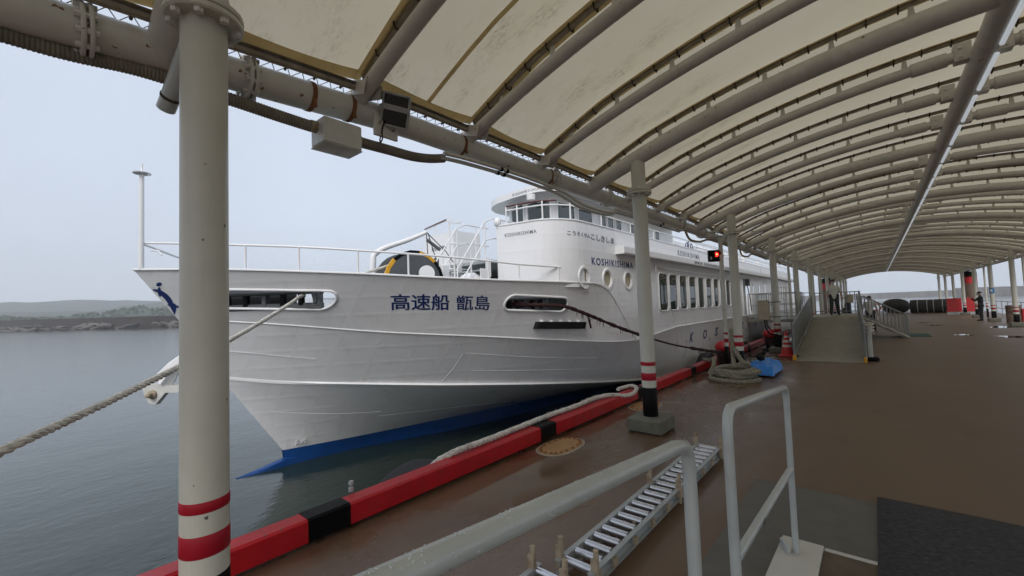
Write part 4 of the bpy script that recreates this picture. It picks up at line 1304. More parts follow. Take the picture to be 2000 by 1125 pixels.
b = MB(); b.lathe([(.03, -.03), (.15, -.025), (.15, .025), (.03, .03)], (-6.40, 5.02, 2.42), (.9, -.4, 0), 20); b.build('white_guard', M['white_b'], o_)
# davit
dv = MB(); dp = crom([(-7.6, 4.62, 1.6), (-7.6, 4.62, 2.65), (-7.55, 4.72, 2.95), (-7.25, 5.25, 3.20), (-7.05, 5.55, 3.36)], 6)
dv.tube(dp, [.07 - .03 * i / (len(dp) - 1) for i in range(len(dp))], 10); dvo = dv.build('davit', M['white_b'], ferry)
tubes('davit_tackle', [[(-7.05, 5.55, 3.36), (-7.05, 5.58, 2.7)], [(-7.05, 5.55, 3.36), (-6.8, 5.85, 2.95), (-6.55, 6.0, 2.5)], [(-7.0, 5.55, 3.34), (-6.75, 5.7, 2.3)]], .010, M['rope_thin'], dvo, 5)
b = MB(); b.tube([(-7.05, 5.56, 3.20), (-6.86, 5.75, 2.98)], .035, 8); b.build('tackle_block', M['grey_fit'], dvo)
b = MB(); b.box(-6.72, -6.50, 5.5, 5.68, 1.6, 2.62, .01); b.build('locker_cabinet', M['white_b'], ferry)
b = MB(); b.box(-6.78, -6.72, 5.5, 5.6, 1.6, 2.78, .01); b.build('rusty_stanchion', M['grey_fit'], ferry)
b = MB(); b.box(-6.2, -5.75, 5.55, 5.95, 1.6, 2.42, .10); b.build('covered_gear', M['white_b'], ferry, 60)
# starboard bridge wing
b = MB(); wg = [(-9.75, 7.62), (-8.35, 7.46), (-8.3, 8.4), (-9.7, 8.5)]
b.prism(wg, lambda u, v, s_: (u, v, 2.3 + 1.52 * s_)); b.build('bridge_wing', M['white'], ferry)
wd = Vector((1.4, -.16, 0)).normalized()
letters('wing_lettering', 'KOSHIKISHIMA', lambda u, v, d: (-9.4 + wd.x * u - .11 * d, 7.58 + wd.y * u - d, 3.38 + v), M['letter_grey'], ferry, .72, .10, bold=.01)
tubes('wing_rail', [[(-9.7, 7.6, 3.82), (-9.7, 7.6, 4.05), (-8.6, 7.45, 4.12), (-8.35, 7.45, 4.08)], [(-9.2, 7.55, 3.82), (-9.2, 7.55, 4.08)], [(-8.5, 7.45, 3.82), (-8.5, 7.45, 4.1)]], .016, M['white_b'])
tubes('teak_handrail', [[(-9.72, 7.6, 4.07), (-8.6, 7.44, 4.14)]], .022, M['brown_rail'])
# stairs up to the bridge deck
stair = MB(); lx0, lx1 = -6.55, -5.72
ld = MB(); ld.box(lx0 - .35, lx1, 6.05, 7.3, 2.62, 2.68); lo_ = ld.build('stair_landing', M['deck_grey'], ferry)
so = None
for s_ in (lx0, lx1):
    b = MB(); pts = []
    for i in range(5): pts += [(5.92 - i * .16, 2.66 - i * .2 + .03), (5.92 - i * .16, 2.46 - i * .2 + .03)]
    pts += [(5.28 + .2, 1.62), (6.05, 2.35), (6.05, 2.69)]
    b.prism(pts, lambda u, v, t: (s_ + .02 * t, u, v)); o_ = b.build('stair_stringer', M['white_b'], ferry, 20)
for i in range(5):
    b = MB(); b.box(lx0 + .02, lx1, 5.76 - i * .16, 5.95 - i * .16, 2.44 - i * .2, 2.47 - i * .2); b.build('stair_tread', M['deck_grey'], ferry)
for s_ in (lx0, lx1 - .02):
    tubes('stair_rail', [[(s_, 5.2, 1.65), (s_, 5.2, 2.45), (s_, 5.95, 3.42), (s_, 6.2, 3.52), (s_, 6.9, 3.52)], [(s_, 5.2, 2.1), (s_, 5.95, 3.05), (s_, 6.2, 3.12), (s_, 6.9, 3.12)], [(s_, 5.55, 2.35), (s_, 5.55, 2.9)], [(s_, 5.95, 2.68), (s_, 5.95, 3.42)], [(s_, 6.5, 2.68), (s_, 6.5, 3.52)]], .015, M['white_b'])
tubes('stair_rail', [[(lx0 - .35, 6.05, 2.68), (lx0 - .35, 6.05, 3.6), (lx0, 6.05, 3.55)], [(lx0 - .35, 6.05, 3.15), (lx0, 6.05, 3.1)]], .018, M['white_b'])
# added glowing balls standing for orange reflections in the cabin windows
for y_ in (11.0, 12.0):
    b = MB(); b.ball((XS_ - .2, y_ + .1, 2.15), .03, .03, .03, 8, 6); b.build('window_glint', M['amber'], ferry)

# ================================================================== THINGS ON AND ROUND THE PIER
def single(mb, name, m, label, cat, group=None, angle=38, kind=None):
    return tag(mb.build(name, m, None, angle), label, cat, group, kind)
V3 = lambda *a: Vector(a)

# ---- mooring lines
b = MB(); p0, p1 = V3(-6.70, 2.82, 2.0), V3(-3.2, -.047, 1.10)
pts = [p0 + V3(-.35, .22, .03)] + [p0.lerp(p1, i / 14) + V3(0, 0, -.07 * 4 * (i / 14) * (1 - i / 14)) for i in range(15)] + [V3(-3.0, -.6, .86), V3(-2.9, -1.2, .5), V3(-2.9, -1.5, .1)]
rope(b, crom(pts, 6), .025, .14, jitter=.12)
single(b, 'mooring_rope', M['rope'], 'pale twisted mooring rope from the forward bow opening down past the nearest column', 'rope')
b = MB(); pts = [(-5.05, 5.85, 1.78), (-4.75, 6.1, 1.75), (-4.40, 6.6, 1.70), (-4.2, 7.1, 1.53), (-3.9, 8.1, 1.17), (-3.55, 9.5, .78), (-3.15, 10.9, .50), (-2.98, 11.45, .42)]
cpts = crom(pts, 14); nn = len(cpts)
def chafe(a, e, r):
    q = cpts[int(a * nn):int(e * nn)]
    b.tube(q, [r * R.uniform(.75, 1.25) for _ in q], 8)
b.tube(cpts, .020, 8); chafe(.0, .62, .034); chafe(.78, .99, .036)
for i in range(46):
    t = R.choice([R.uniform(.33, .6), R.uniform(.8, .97)]); p = cpts[int(t * (nn - 1))]
    L = R.uniform(.04, .15); d = V3(R.uniform(-.02, .02), R.uniform(-.02, .02), -L)
    b.tube([p, p + d * .6 + V3(.004, .004, 0), p + d], [.006, .005, .003], 4)
for d in (0, .03): b.tube([cpts[int(.43 * nn)], cpts[int(.43 * nn)] + V3(0, .05 + d, -.12), cpts[int(.43 * nn)] + V3(0, .10 + d, -.27)], .012, 5)
single(b, 'mooring_rope', M['rope_red'], 'dark red frayed mooring line from the aft bow opening to the red bollard', 'rope')
# ---- white rope lying along the kerb
b = MB()
pts = [(-3.62, 2.6, -.2), (-3.50, 2.72, .12), (-3.40, 2.95, .23), (-3.39, 3.4, .235), (-3.41, 4.0, .235), (-3.43, 4.7, .235), (-3.41, 5.4, .235), (-3.44, 5.85, .235), (-3.36, 6.25, .235), (-3.22, 6.55, .19), (-3.17, 6.75, .20), (-3.23, 7.0, .24), (-3.36, 7.1, .25), (-3.45, 6.98, .235), (-3.46, 6.75, .235)]
rope(b, crom(pts, 8), .033, .2, jitter=.2)
for i in range(120):
    p = crom(pts, 8)[R.randrange(40, 66)]; d = V3(R.uniform(-1, 1), R.uniform(-1, 1), R.uniform(0, 1)).normalized()
    b.tube([p + d * .03, p + d * .055], .0025, 3)
single(b, 'kerb_rope', M['rope'], 'weathered white rope lying on the red kerb with a loop at its far end', 'rope')
b = MB(); b.lathe([(.022, 0), (.022, .03), (.012, .035), (.012, .05), (.024, .06), (.02, .085)], (-3.47, 1.86, .195), (0, 0, 1), 10)
single(b, 'eye_bolt', M['galv'], 'small grey bolt standing on the kerb beside its black joint', 'bolt')

# ---- tyre fenders against the quay
def tyre(x, y, z, r, label, ax=(1, 0, 0)):
    t = thing('tyre_fender', label, 'fender', (x, y, z), 'round rubber fenders hung on the pier side')
    b = MB(); b.lathe([(r * .42, -.16), (r * .8, -.20), (r * .97, -.14), (r, 0), (r * .97, .14), (r * .8, .20), (r * .42, .16), (r * .40, 0), (r * .42, -.16)], (0, 0, 0), ax, 32)
    b.build('tyre_body', M['rubber'], t)
tyre(-3.86, 2.82, -.62, .70, 'big black round rubber fender under the near stretch of kerb by the rope end')
tyre(-3.86, 6.9, -.62, .70, 'black round rubber fender under the kerb by the rope loop')
tyre(-3.86, 13.2, -.5, .70, 'black tyre fender between hull and kerb near the red bollard')
tyre(-3.86, 17.5, -.5, .70, 'black tyre fender between hull and kerb near the traffic cone')

# ---- oval manhole covers
def manhole(x, y, label):
    t = thing('manhole_cover', label, 'manhole cover', (x, y, 0), 'oval deck hatches along the kerb')
    def oval(a, e, n=40): 
        o = []
        for k in range(n):
            an = 2 * pi * k / n; c_, s_ = cos(an), sin(an)
            o.append((a * math.copysign(abs(c_) ** .8, c_), e * math.copysign(abs(s_) ** .8, s_)))
        return o
    b = MB(); o1, o2 = oval(.222, .37), oval(.205, .352); n_ = len(o1)
    b.add([(u, v, .006) for u, v in o1] + [(u, v, .006) for u, v in o2] + [(u, v, -.002) for u, v in o1], [(i, (i + 1) % n_, n_ + (i + 1) % n_, n_ + i) for i in range(n_)] + [((i + 1) % n_, i, 2 * n_ + i, 2 * n_ + (i + 1) % n_) for i in range(n_)])
    b.build('hatch_rim', M['cover_rim'], t)
    b = MB(); b.prism(oval(.204, .351), lambda u, v, s_: (u, v, -.002 + .014 * s_)); b.build('hatch_plate', M['cover'], t)
    bm = MB(); bm.lathe([(.020, 0), (.020, .008), (.012, .009), (.012, .002)], (0, 0, 0), (0, 0, 1), 6); bm = bm.mesh('hatch_bolt', M['rust'])
    for u, v in oval(.168, .312, 20): link('hatch_bolt', bm, t, loc=(u, v, .012))
manhole(-3.0, 4.31, 'orange brown oval deck hatch between kerb and handrail, nearer of the two')
manhole(-3.0, 6.80, 'oval deck hatch partly hidden behind the second column foot')

# ---- roller conveyor
def conveyor(x0, x1, y0, y1, label, first=True):
    t = thing('roller_conveyor', label, 'conveyor', ((x0 + x1) / 2, y0, 0), 'roller conveyor lengths laid on the deck')
    w = (x1 - x0) / 2; L = y1 - y0
    for s_ in (-1, 1):
        b = MB(); pr = [(0, .03), (.035, .03), (.035, .036), (.006, .036), (.006, .112), (.035, .112), (.035, .118), (0, .118)]
        b.prism(pr, lambda u, v, k: (s_ * (w - .006) + s_ * u, L * k, v)); b.build('side_rail', M['galv'], t, 25)
    rm = MB(); rm.cyl((-w + .012, 0, 0), (w - .012, 0, 0), .0265, 16); rm = rm.mesh('roller', M['chrome'])
    n_ = int(L / .118)
    for i in range(n_): link('roller', rm, t, loc=(0, .07 + i * (L - .12) / (n_ - 1), .098))
    for yy in ((.06, L * .53, L - .03) if L > 2 else (.06, L - .05)):
        for s_ in (-1, 1):
            b = MB(); b.tube([(s_ * (w + .022), yy, .0), (s_ * (w + .022), yy, .235)], .017, 10)
            b.box(s_ * (w + .022) - .022, s_ * (w + .022) + .022, yy - .03, yy - .012, .05, .19)
            b.box(s_ * (w + .0) - .006, s_ * (w + .035) + .006, yy - .025, yy + .025, .07, .12)
            b.build('leg', M['rust_pale'], t)
    cr = MB()
    for yy in (.3, L * .5, L - .3): cr.box(-w, w, yy - .015, yy + .015, .04, .06)
    cr.build('cross_member', M['galv'], t, kind='stuff')
    cl = MB()
    for i in range(9): cl.box(w + .025, w + .045, .25 + i * .3, .29 + i * .3, .05, .10)
    cl.build('clip', M['rust_pale'], t, kind='stuff')
conveyor(-1.585, -1.375, 2.20, 4.97, 'long galvanised roller conveyor with rusty leg sockets lying beside the handrail')
conveyor(-1.66, -1.47, .6, 2.12, 'short end of a second roller conveyor with rusty sockets at the bottom edge')

# ---- handrails of the boarding step
XRAIL = -.486
t = thing('handrail', 'near grey painted tube handrail beaded with rain running to the bottom edge', 'handrail', (XRAIL, 0, 0))
b = MB(); pts = [(0, -1.2, 1.50), (0, 0, 1.385), (0, 1.30, 1.252), (0, 1.375, 1.235), (0, 1.405, 1.20), (0, 1.412, 1.14)]; b.tube(pts, .0216, 18)
tr_ = b.build('top_rail', M['rail_grey'], t)
b = MB(); b.tube([(0, 1.412, 1.14), (0, 1.412, .0)], .0214, 18); b.tube([(0, 1.412, 0.02), (0, 1.412, 0)], .05, 14); b.build('post', M['rail_grey'], t)
dm = MB()
for i in range(420):
    yy = R.uniform(-.3, 1.36); zz = 1.385 - (1.385 - 1.252) / 1.3 * yy; a = radians(R.gauss(60, 40)); r_ = R.uniform(.0008, .0022)
    if a > radians(170) or a < radians(-20): continue
    dm.ball((.0216 * cos(a), yy, zz + .0216 * sin(a)), r_, r_, r_ * .8, 5, 3)
dropm = mat('raindrop', (.55, .58, .6), .05)
dm.build('raindrop', dropm, t, kind='stuff')
t = thing('handrail', 'far grey tube handrail frame standing on the white base plate', 'handrail', (XRAIL, 0, 0))
zt = lambda y_: 1.25 - (y_ - 1.88) * (1.25 - 1.105) / 1.42
def corner(y0, z0, dy, dz): return [(0, y0, z0)]
b = MB(); b.tube([(0, 1.88, 1.10), (0, 1.882, zt(1.9) - .07), (0, 1.90, zt(1.9) - .025), (0, 1.945, zt(1.95)), (0, 2.6, zt(2.6)), (0, 3.25, zt(3.25)), (0, 3.30, zt(3.3) - .012), (0, 3.325, zt(3.3) - .05), (0, 3.327, zt(3.3) - .10)], .0205, 16)
b.build('top_rail', M['rail_grey'], t)
b = MB(); b.tube([(0, 1.88, 1.10), (0, 1.88, .05)], .0205, 16); b.build('post', M['rail_grey'], t)
b = MB(); b.tube([(0, 3.327, 1.005), (0, 3.30, .04)], .0190, 16); b.build('post', M['rail_grey'], t)
b = MB(); b.tube([(0, 1.88, .655), (0, 3.315, .575)], .0195, 14); mr_ = b.build('mid_rail', M['rail_grey'], t)
b = MB(); vs, fs, x0_, x1_, y0_, y1_ = text_poly('60', .01)
b.add([(.0205, 2.32 + (v[0] - x0_) / (x1_ - x0_) * .045, .612 + (v[1] - y0_) / (y1_ - y0_) * .03) for v in vs], fs); b.build('painted_number', M['black'], mr_)

# ---- step plates and mat
b = MB(); b.box(-.95, 2.6, 2.5, 4.55, .002, .010); single(b, 'rubber_sheet', M['sheet'], 'thin dark grey rubber sheet laid flat at the foot of the boarding step', 'sheet')
t = thing('boarding_step', 'white framed landing step with rusty brown tread at the bottom edge', 'step', (0, 0, 0))
b = MB(); b.prism([(-.585, 3.49), (-.355, 3.49), (-.355, 1.5), (-.62, 1.5)], lambda u, v, s_: (u, v, .012 + .035 * s_)); bp_ = b.build('base_plate', M['base_white'], t, 25)
b = MB(); b.obox((-.545, 3.30, .075), V3(.007, .010, 0), V3(-.03, .05, 0), V3(0, 0, .022), .004); b.build('lug', M['rail_grey'], t)
b = MB(); b.box(-.352, 2.4, 3.465, 3.50, .012, .036, .004); b.build('nosing', M['base_white'], t)
b = MB(); b.box(-.352, 2.4, .6, 3.462, .012, .030); b.build('tread', M['tread'], t)
b = MB(); nx, ny = 12, 14; x0_, x1_, y0_, y1_ = -.085, 2.3, 1.2, 4.66
vs = []
for j in range(ny + 1):
    for i in range(nx + 1):
        y_ = y0_ + (y1_ - y0_) * j / ny; z_ = .042 if y_ < 3.45 else (.042 - (y_ - 3.45) / .3 * .020 if y_ < 3.75 else .022)
        vs.append((x0_ + (x1_ - x0_) * i / nx, y_ + .01 * sin(i * 1.3), z_ + .002 * sin(i * 2.1 + j)))
fs = [(j * (nx + 1) + i, j * (nx + 1) + i + 1, (j + 1) * (nx + 1) + i + 1, (j + 1) * (nx + 1) + i) for j in range(ny) for i in range(nx)]
b.add(vs, fs); o = single(b, 'floor_mat', M['mat'], 'dark ribbed floor mat spread over the step in the bottom right corner', 'mat')
md = o.modifiers.new('thick', 'SOLIDIFY'); md.thickness = .009; md.offset = -1

# ---- fittings on the near eaves beam
zB = lambda y: zA(XBL, y) + .01
t = thing('floodlight', 'black glass floodlight in a grey housing on the near eaves beam', 'floodlight', (-3.0, 2.07, 3.41))
n_ = V3(.62, -.62, -.48).normalized(); u_ = V3(.62, .70, -.22); u_ = (u_ - n_ * u_.dot(n_)).normalized(); v_ = n_.cross(u_)
b = MB(); b.obox(V3(0, 0, 0) - n_ * .035, u_ * .115, v_ * .135, n_ * .035, .02)
for s_ in (-1, 1):
    b.obox(u_ * (s_ * .108) + n_ * .008, u_ * .008, v_ * .135, n_ * .012, .002); b.obox(v_ * (s_ * .128) + n_ * .008, u_ * .1, v_ * .008, n_ * .012, .002)
b.build('housing', M['galv'], t)
b = MB(); b.obox(n_ * .003, u_ * .10, v_ * .12, n_ * .004); b.build('lens', M['lamp_glass'], t)
b = MB(); b.obox(n_ * .009 + v_ * .02, u_ * .10, v_ * .022, n_ * .003); b.build('lamp_tube', M['galv'], t)
b = MB(); b.tube([u_ * -.125, u_ * -.13 - n_ * .09, V3(-.16, -.02, .0)], .012, 8); b.lathe([(.03, -.01), (.03, .01)], u_ * -.125, u_, 12); b.build('bracket', M['galv'], t)
b = MB(); b.tube(crom([(-.08, -.06, -.08), (-.09, -.08, -.18), (-.075, -.085, -.24), (-.10, -.09, -.27), (-.12, -.08, -.23), (-.10, -.07, -.17)], 6), .006, 6); b.build('cable', M['black'], t)
b = MB(); b.box(-3.13, -3.105, 1.93, 2.16, 3.20, 3.42, .004); single(b, 'mounting_plate', M['steel_white'], 'pale square mounting plate on the beam behind the floodlight', 'plate')
t = thing('junction_box', 'white cable junction box hung under the near eaves beam', 'junction box', (-3.14, 1.62, 3.09))
b = MB(); b.box(-.11, .10, -.155, .155, -.095, .10, .008); b.build('box_body', M['box_white'], t)
b = MB(); b.box(-.114, .104, -.159, .159, -.106, -.097, .004); b.build('box_lid', M['box_white'], t)
b = MB(); b.tube([(-.02, -.155, .04), (-.02, -.20, .04)], .045, 12); b.tube([(-.02, .155, .03), (-.02, .21, .03)], .045, 12); b.build('cable_gland', M['rust_pale'], t)
def clamp(y):
    b = MB(); z = zB(y); o = []
    for k in range(25): a = 2 * pi * k / 24; o.append((XBL + .113 * cos(a), y, z + .113 * sin(a)))
    for o0, o1 in zip(o, o[1:]): b.add([(o0[0], y - .018, o0[2]), (o0[0], y + .018, o0[2]), (o1[0], y + .018, o1[2]), (o1[0], y - .018, o1[2])], [(0, 1, 2, 3)])
    b.tube([(XBL + .1, y, z - .06), (XBL + .11, y, z - .12)], .012, 6)
    return single(b, 'pipe_clamp', M['rust'], {1.44: 'rusty strap clamp round the beam at the near end of the white junction box', 1.76: 'rusty strap clamp round the beam between junction box and floodlight', 3.0: 'rusty strap clamp round the beam above the end of the hose', 4.55: 'thin strap clamp round the beam before the first bolted pipe joint'}[y], 'clamp', 'strap clamps on the near eaves beam')
for y in (1.44, 1.76, 3.0, 4.55): clamp(y)
# ribbed cable hose sagging below the beam
def hose(pts, r, label, ribs=True):
    P = resample(crom(pts, 8), .009 if ribs else .05)
    b = MB(); b.tube(P, [r * (1 + (.07 if (i // 1) % 2 else -.05)) for i in range(len(P))] if ribs else r, 12)
    return single(b, 'cable_hose', M['hose'], label, 'hose')
hose([(-3.24, -1.6, 3.36), (-3.26, -.6, 3.20), (-3.27, .05, 3.175), (-3.25, .45, 3.20), (-3.22, .85, 3.175), (-3.20, 1.2, 3.15), (-3.17, 1.43, 3.13)], .042, 'brown ribbed cable hose sagging below the beam left of the junction box')
hose([(-3.17, 1.81, 3.12), (-3.21, 2.1, 3.145), (-3.24, 2.4, 3.165), (-3.25, 2.62, 3.20), (-3.22, 2.78, 3.235)], .042, 'short brown ribbed hose running right from the junction box')
for ci, (dx, dz) in enumerate(((.035, 0), (-.02, -.028))):
    b = MB()
    pts = [(-3.18 + dx, 2.72, 3.25 + dz), (-3.17 + dx, 3.1, 3.27 + dz), (-3.17 + dx, 3.9, 3.285 + dz), (-3.18 + dx, 4.7, 3.27 + dz), (-3.15 + dx, 4.95, 3.215 + dz), (-3.12 + dx, 5.25, 3.14 + dz), (-3.12 + dx, 5.9, 3.135 + dz), (-3.14 + dx, 6.3, 3.20 + dz), (-3.18 + dx, 6.6, 3.265 + dz), (-3.18 + dx, 9.5, 3.285 + dz)]
    b.tube(crom(pts, 6), .021, 10)
    t = single(b, 'conduit', M['steel_white'], 'painted cable conduit bent under the beam above the ship bridge, %s of the pair' % ('upper', 'lower')[ci], 'conduit', 'paired conduits under the near beam')
    for y_ in (3.55, 3.65, 8.4):
        b = MB(); b.lathe([(.026, -.02), (.026, .02)], (-3.17 + dx, y_, 3.28 + dz), (0, 1, 0), 10); b.build('coupling', M['black'], t)
for i in range(1, 4):
    y_ = 4.6 + S * i
    b = MB(); b.tube(crom([(-3.1, y_, 3.28), (-3.12, y_ + .35, 3.12), (-3.05, y_ + .8, 3.10), (-3.1, y_ + 1.3, 3.18), (-3.16, y_ + 2.2, 3.29), (-3.18, y_ + 4.6, 3.29)], 6), .026, 8)
    single(b, 'conduit', M['rust_pale'], 'brown cable conduit sagging under the beam by the %s column' % ('third', 'fourth', 'fifth')[i - 1], 'conduit')
# drain pipe by the nearest column
t = thing('drain_pipe', 'short grey drain pipe sloping out beside the top of the nearest column', 'pipe', (-2.6, .56, 3.05))
b = MB(); b.tube([(.14, .01, .30), (.0, 0, .06), (-.24, -.035, -.14), (-.30, -.045, -.19)], .045, 16); b.build('pipe_body', M['rail_grey'], t)
b = MB(); b.lathe([(.048, -.008), (.048, .008)], (-.24, -.035, -.14), (-.3, -.045, -.23), 16); b.build('seam_ring', M['lash'], t)

# ---- slim service poles, signal lamp
def pole(x, y, h, label):
    t = thing('service_pole', label, 'pole', (x, y, 0), 'slim white service poles beside the columns')
    b = MB(); b.lathe([(.05, 0), (.05, h)], (0, 0, 0), (0, 0, 1), 16); b.build('shaft', M['col_white'], t)
    for z0, z1, m in ((.861, .911, 'band_red'), (.665, .763, 'band_red'), (.0, .569, 'black')):
        b = MB(); b.lathe([(.0505, z0), (.052, z0 + .002), (.052, z1 - .002), (.0505, z1)], (0, 0, 0), (0, 0, 1), 16); b.build('band', M[m], t)
    b = MB(); b.lathe([(.08, h), (.08, h + .02)], (0, 0, 0), (0, 0, 1), 14); b.lathe([(.056, 1.45), (.056, 1.47)], (0, 0, 0), (0, 0, 1), 14); b.build('collar', M['galv'], t)
    b = MB(); b.tube([(0, 0, h - .05), (-.1, -.02, h + .05), (-.36, -.1, h + .03)], .03, 8); b.build('bracket', M['steel_white'], t)
pole(-2.86, 11.45, 3.30, 'slim white pole carrying the red signal lamp beside the third column')
pole(-2.90, 22.7, 3.25, 'slim white pole behind the boarding ramp between two thick columns')
pole(-2.90, 32.7, 3.25, 'slim white pole in the far part of the ship side row')
pole(5.5, 41.0, 3.25, 'slim pole beyond the right hand column row, farther one')
pole(5.5, 31.4, 3.3, 'slim pole at the right edge behind the nearest right hand column')
t = thing('signal_lamp', 'black signal box with a glowing red lamp on the slim pole', 'signal', (-3.0, 11.38, 2.83))
rt = V3(.80, .60, 0); fw = V3(.60, -.80, 0)
b = MB(); b.obox((0, 0, 0), rt * .15, fw * .05, V3(0, 0, .145), .012)
for k in range(7):
    a = radians(-10 + 200 * k / 6); a1 = radians(-10 + 200 * (k + 1) / 6)
    c0 = V3(0, 0, .03) + rt * .03
    q = [c0 + rt * (.08 * cos(x)) + V3(0, 0, .08 * sin(x)) + fw * d for x, d in ((a, .05), (a1, .05), (a1, .16), (a, .16))]
    b.add(q, [(0, 1, 2, 3)])
b.build('case', M['black'], t)
b = MB(); b.lathe([(.062, .05), (.052, .07), (.02, .082)], V3(0, 0, .03) + rt * .03, fw, 18); b.build('red_lens', M['lamp_red'], t)
b = MB(); b.lathe([(.02, .082), (.008, .092)], V3(0, 0, .03) + rt * .03, fw, 12); b.build('lamp_core', M['lamp_core'], t)
b = MB(); b.obox(rt * -.10 + V3(0, 0, -.06) + fw * .052, rt * .018, fw * .003, V3(0, 0, .035)); b.build('label_strip', M['box_white'], t)

# ---- bollards with red caps
def bollard(x, y, label):
    t = thing('mooring_bollard', label, 'bollard', (x, y, 0), 'red capped bollards along the kerb')
    b = MB(); b.lathe([(.16, .02), (.15, .36), (.14, .42)], (0, 0, 0), (0, 0, 1), 20); b.box(-.26, .26, -.26, .26, 0, .03, .01); b.build('post', M['black'], t)
    b = MB(); b.lathe([(.14, .40), (.20, .43), (.235, .50), (.225, .58), (.16, .65), (.05, .68), (.0, .682)], (0, 0, 0), (0, 0, 1), 22); b.build('cap', M['buoy_red'], t)
    c = MB()
    for k in range(5): c.tube([(.175 * cos(a * .35), .175 * sin(a * .35), .17 + k * .05 + .02 * sin(a * .35)) for a in range(18)], .028, 7, closed=True)
    c.build('rope_turns', M['rope_red'], t)
    g = MB(); g.box(.12, .50, -.05, .03, .30, .33, .006); g.box(.14, .20, -.04, .02, 0, .30); g.box(.42, .48, -.04, .02, 0, .30); g.build('guide_bracket', M['grey_fit'], t)
bollard(-2.98, 11.75, 'red capped black bollard holding the dark red line behind the coiled rope')
bollard(-2.75, 16.6, 'red capped black bollard behind the traffic cone')

# ---- coiled rope at the third column
b = MB(); pts = []
c0 = V3(-2.36, 9.95, 0)
pts += [(-2.62, 11.0, 1.02), (-2.56, 10.75, .75), (-2.50, 10.5, .45), (-2.44, 10.32, .28), (-2.3, 10.25, .30)]
for k in range(4):
    for j in range(9):
        a = 2 * pi * (j / 9 + k) + .9; r_ = (.34, .41, .37, .44)[k] + .04 * sin(2 * a + k * 2) + R.uniform(-.02, .02)
        pts.append((c0.x + .03 * sin(k * 2.) + r_ * 1.0 * cos(a), c0.y + r_ * .9 * sin(a), .235 - k * .06 + .03 * sin(a * 1.0 + k * 1.9) + R.uniform(-.008, .008)))
pts += [(-2.8, 9.95, .08), (-2.85, 10.2, .2), (-2.9, 10.5, .34), (-3.05, 10.9, .30), (-3.2, 11.15, .24), (-3.38, 11.3, .24)]
rope(b, crom(pts, 5), .05, .30, jitter=.15)
pts = [(-2.60, 10.95, 1.0), (-2.52, 10.7, .8), (-2.42, 10.45, .55), (-2.26, 10.25, .36), (-2.12, 10.15, .34)]
rope(b, crom(pts, 6), .05, .30)
single(b, 'coiled_rope', M['rope_old'], 'heavy old mooring rope coiled at the foot of the third column', 'rope')
b = MB(); nx, ny = 22, 22; vs = []
for j in range(ny + 1):
    for i in range(nx + 1):
        u, v = i / nx * 2 - 1, j / ny * 2 - 1; e = max(0, 1 - max(abs(u), abs(v)) ** 3)
        z = .25 * e ** .4 * (1 + .10 * sin(i * .9 + j * .5) + .08 * sin(j * 1.3 - i * .7) + .10 * sin(j * .45)) + .012 * (1 - e) * R.random()
        vs.append((-2.02 + u * .27 + .02 * sin(j), 11.15 + v * .62, .04 + z))
b.add(vs, [(j * (nx + 1) + i, j * (nx + 1) + i + 1, (j + 1) * (nx + 1) + i + 1, (j + 1) * (nx + 1) + i) for j in range(ny) for i in range(nx)])
o = single(b, 'tarp_bundle', M['tarp'], 'bright blue tarpaulin bundled over gear behind the third column', 'tarpaulin', angle=180)
b = MB(); b.box(-2.25, -1.82, 10.7, 11.6, .0, .16, .02); b.box(-2.12, -1.98, 10.95, 11.1, .30, .42, .03); b.build('covered_trolley', M['black'], o)
# ---- traffic cone
t = thing('traffic_cone', 'red traffic cone with white reflective bands beside the foot of the ramp', 'traffic cone', (-2.05, 14.75, 0))
cr_ = lambda z: .165 - (.165 - .035) * (z - .06) / .64
b = MB(); b.box(-.22, .22, -.22, .22, 0, .045, .03); b.lathe([(.19, .045), (.168, .06), (.035, .70), (.03, .71)], (0, 0, 0), (0, 0, 1), 20); b.build('cone_body', M['cone_red'], t)
for z0, z1 in ((.27, .34), (.41, .48), (.55, .60)):
    b = MB(); b.lathe([(cr_(z0) + .002, z0), (cr_(z1) + .002, z1)], (0, 0, 0), (0, 0, 1), 20); b.build('reflective_band', M['box_white'], t)
# ---- beige box on the fourth column
t = thing('junction_box', 'weathered beige electric box strapped to the fourth column', 'junction box', (-2.66, 15.34, 1.36))
b = MB(); b.box(-.17, .12, -.15, .15, -.31, .31, .012); b.build('box_body', M['box_beige'], t)
b = MB()
for dz in (.24, -.22): b.tube([(.08, -.1, dz), (.20, -.1, dz), (.40, .1, dz), (.40, .3, dz)], .012, 6)
b.build('strap', M['black'], t)
b = MB(); b.tube(crom([(-.02, 0, -.31), (-.0, 0, -.55), (.1, .05, -.75), (.3, .1, -.78)], 6), .022, 7); b.tube(crom([(.03, .05, -.31), (.04, .05, -.5), (.14, .1, -.66), (.3, .12, -.7)], 6), .016, 7); b.build('cable', M['black'], t)

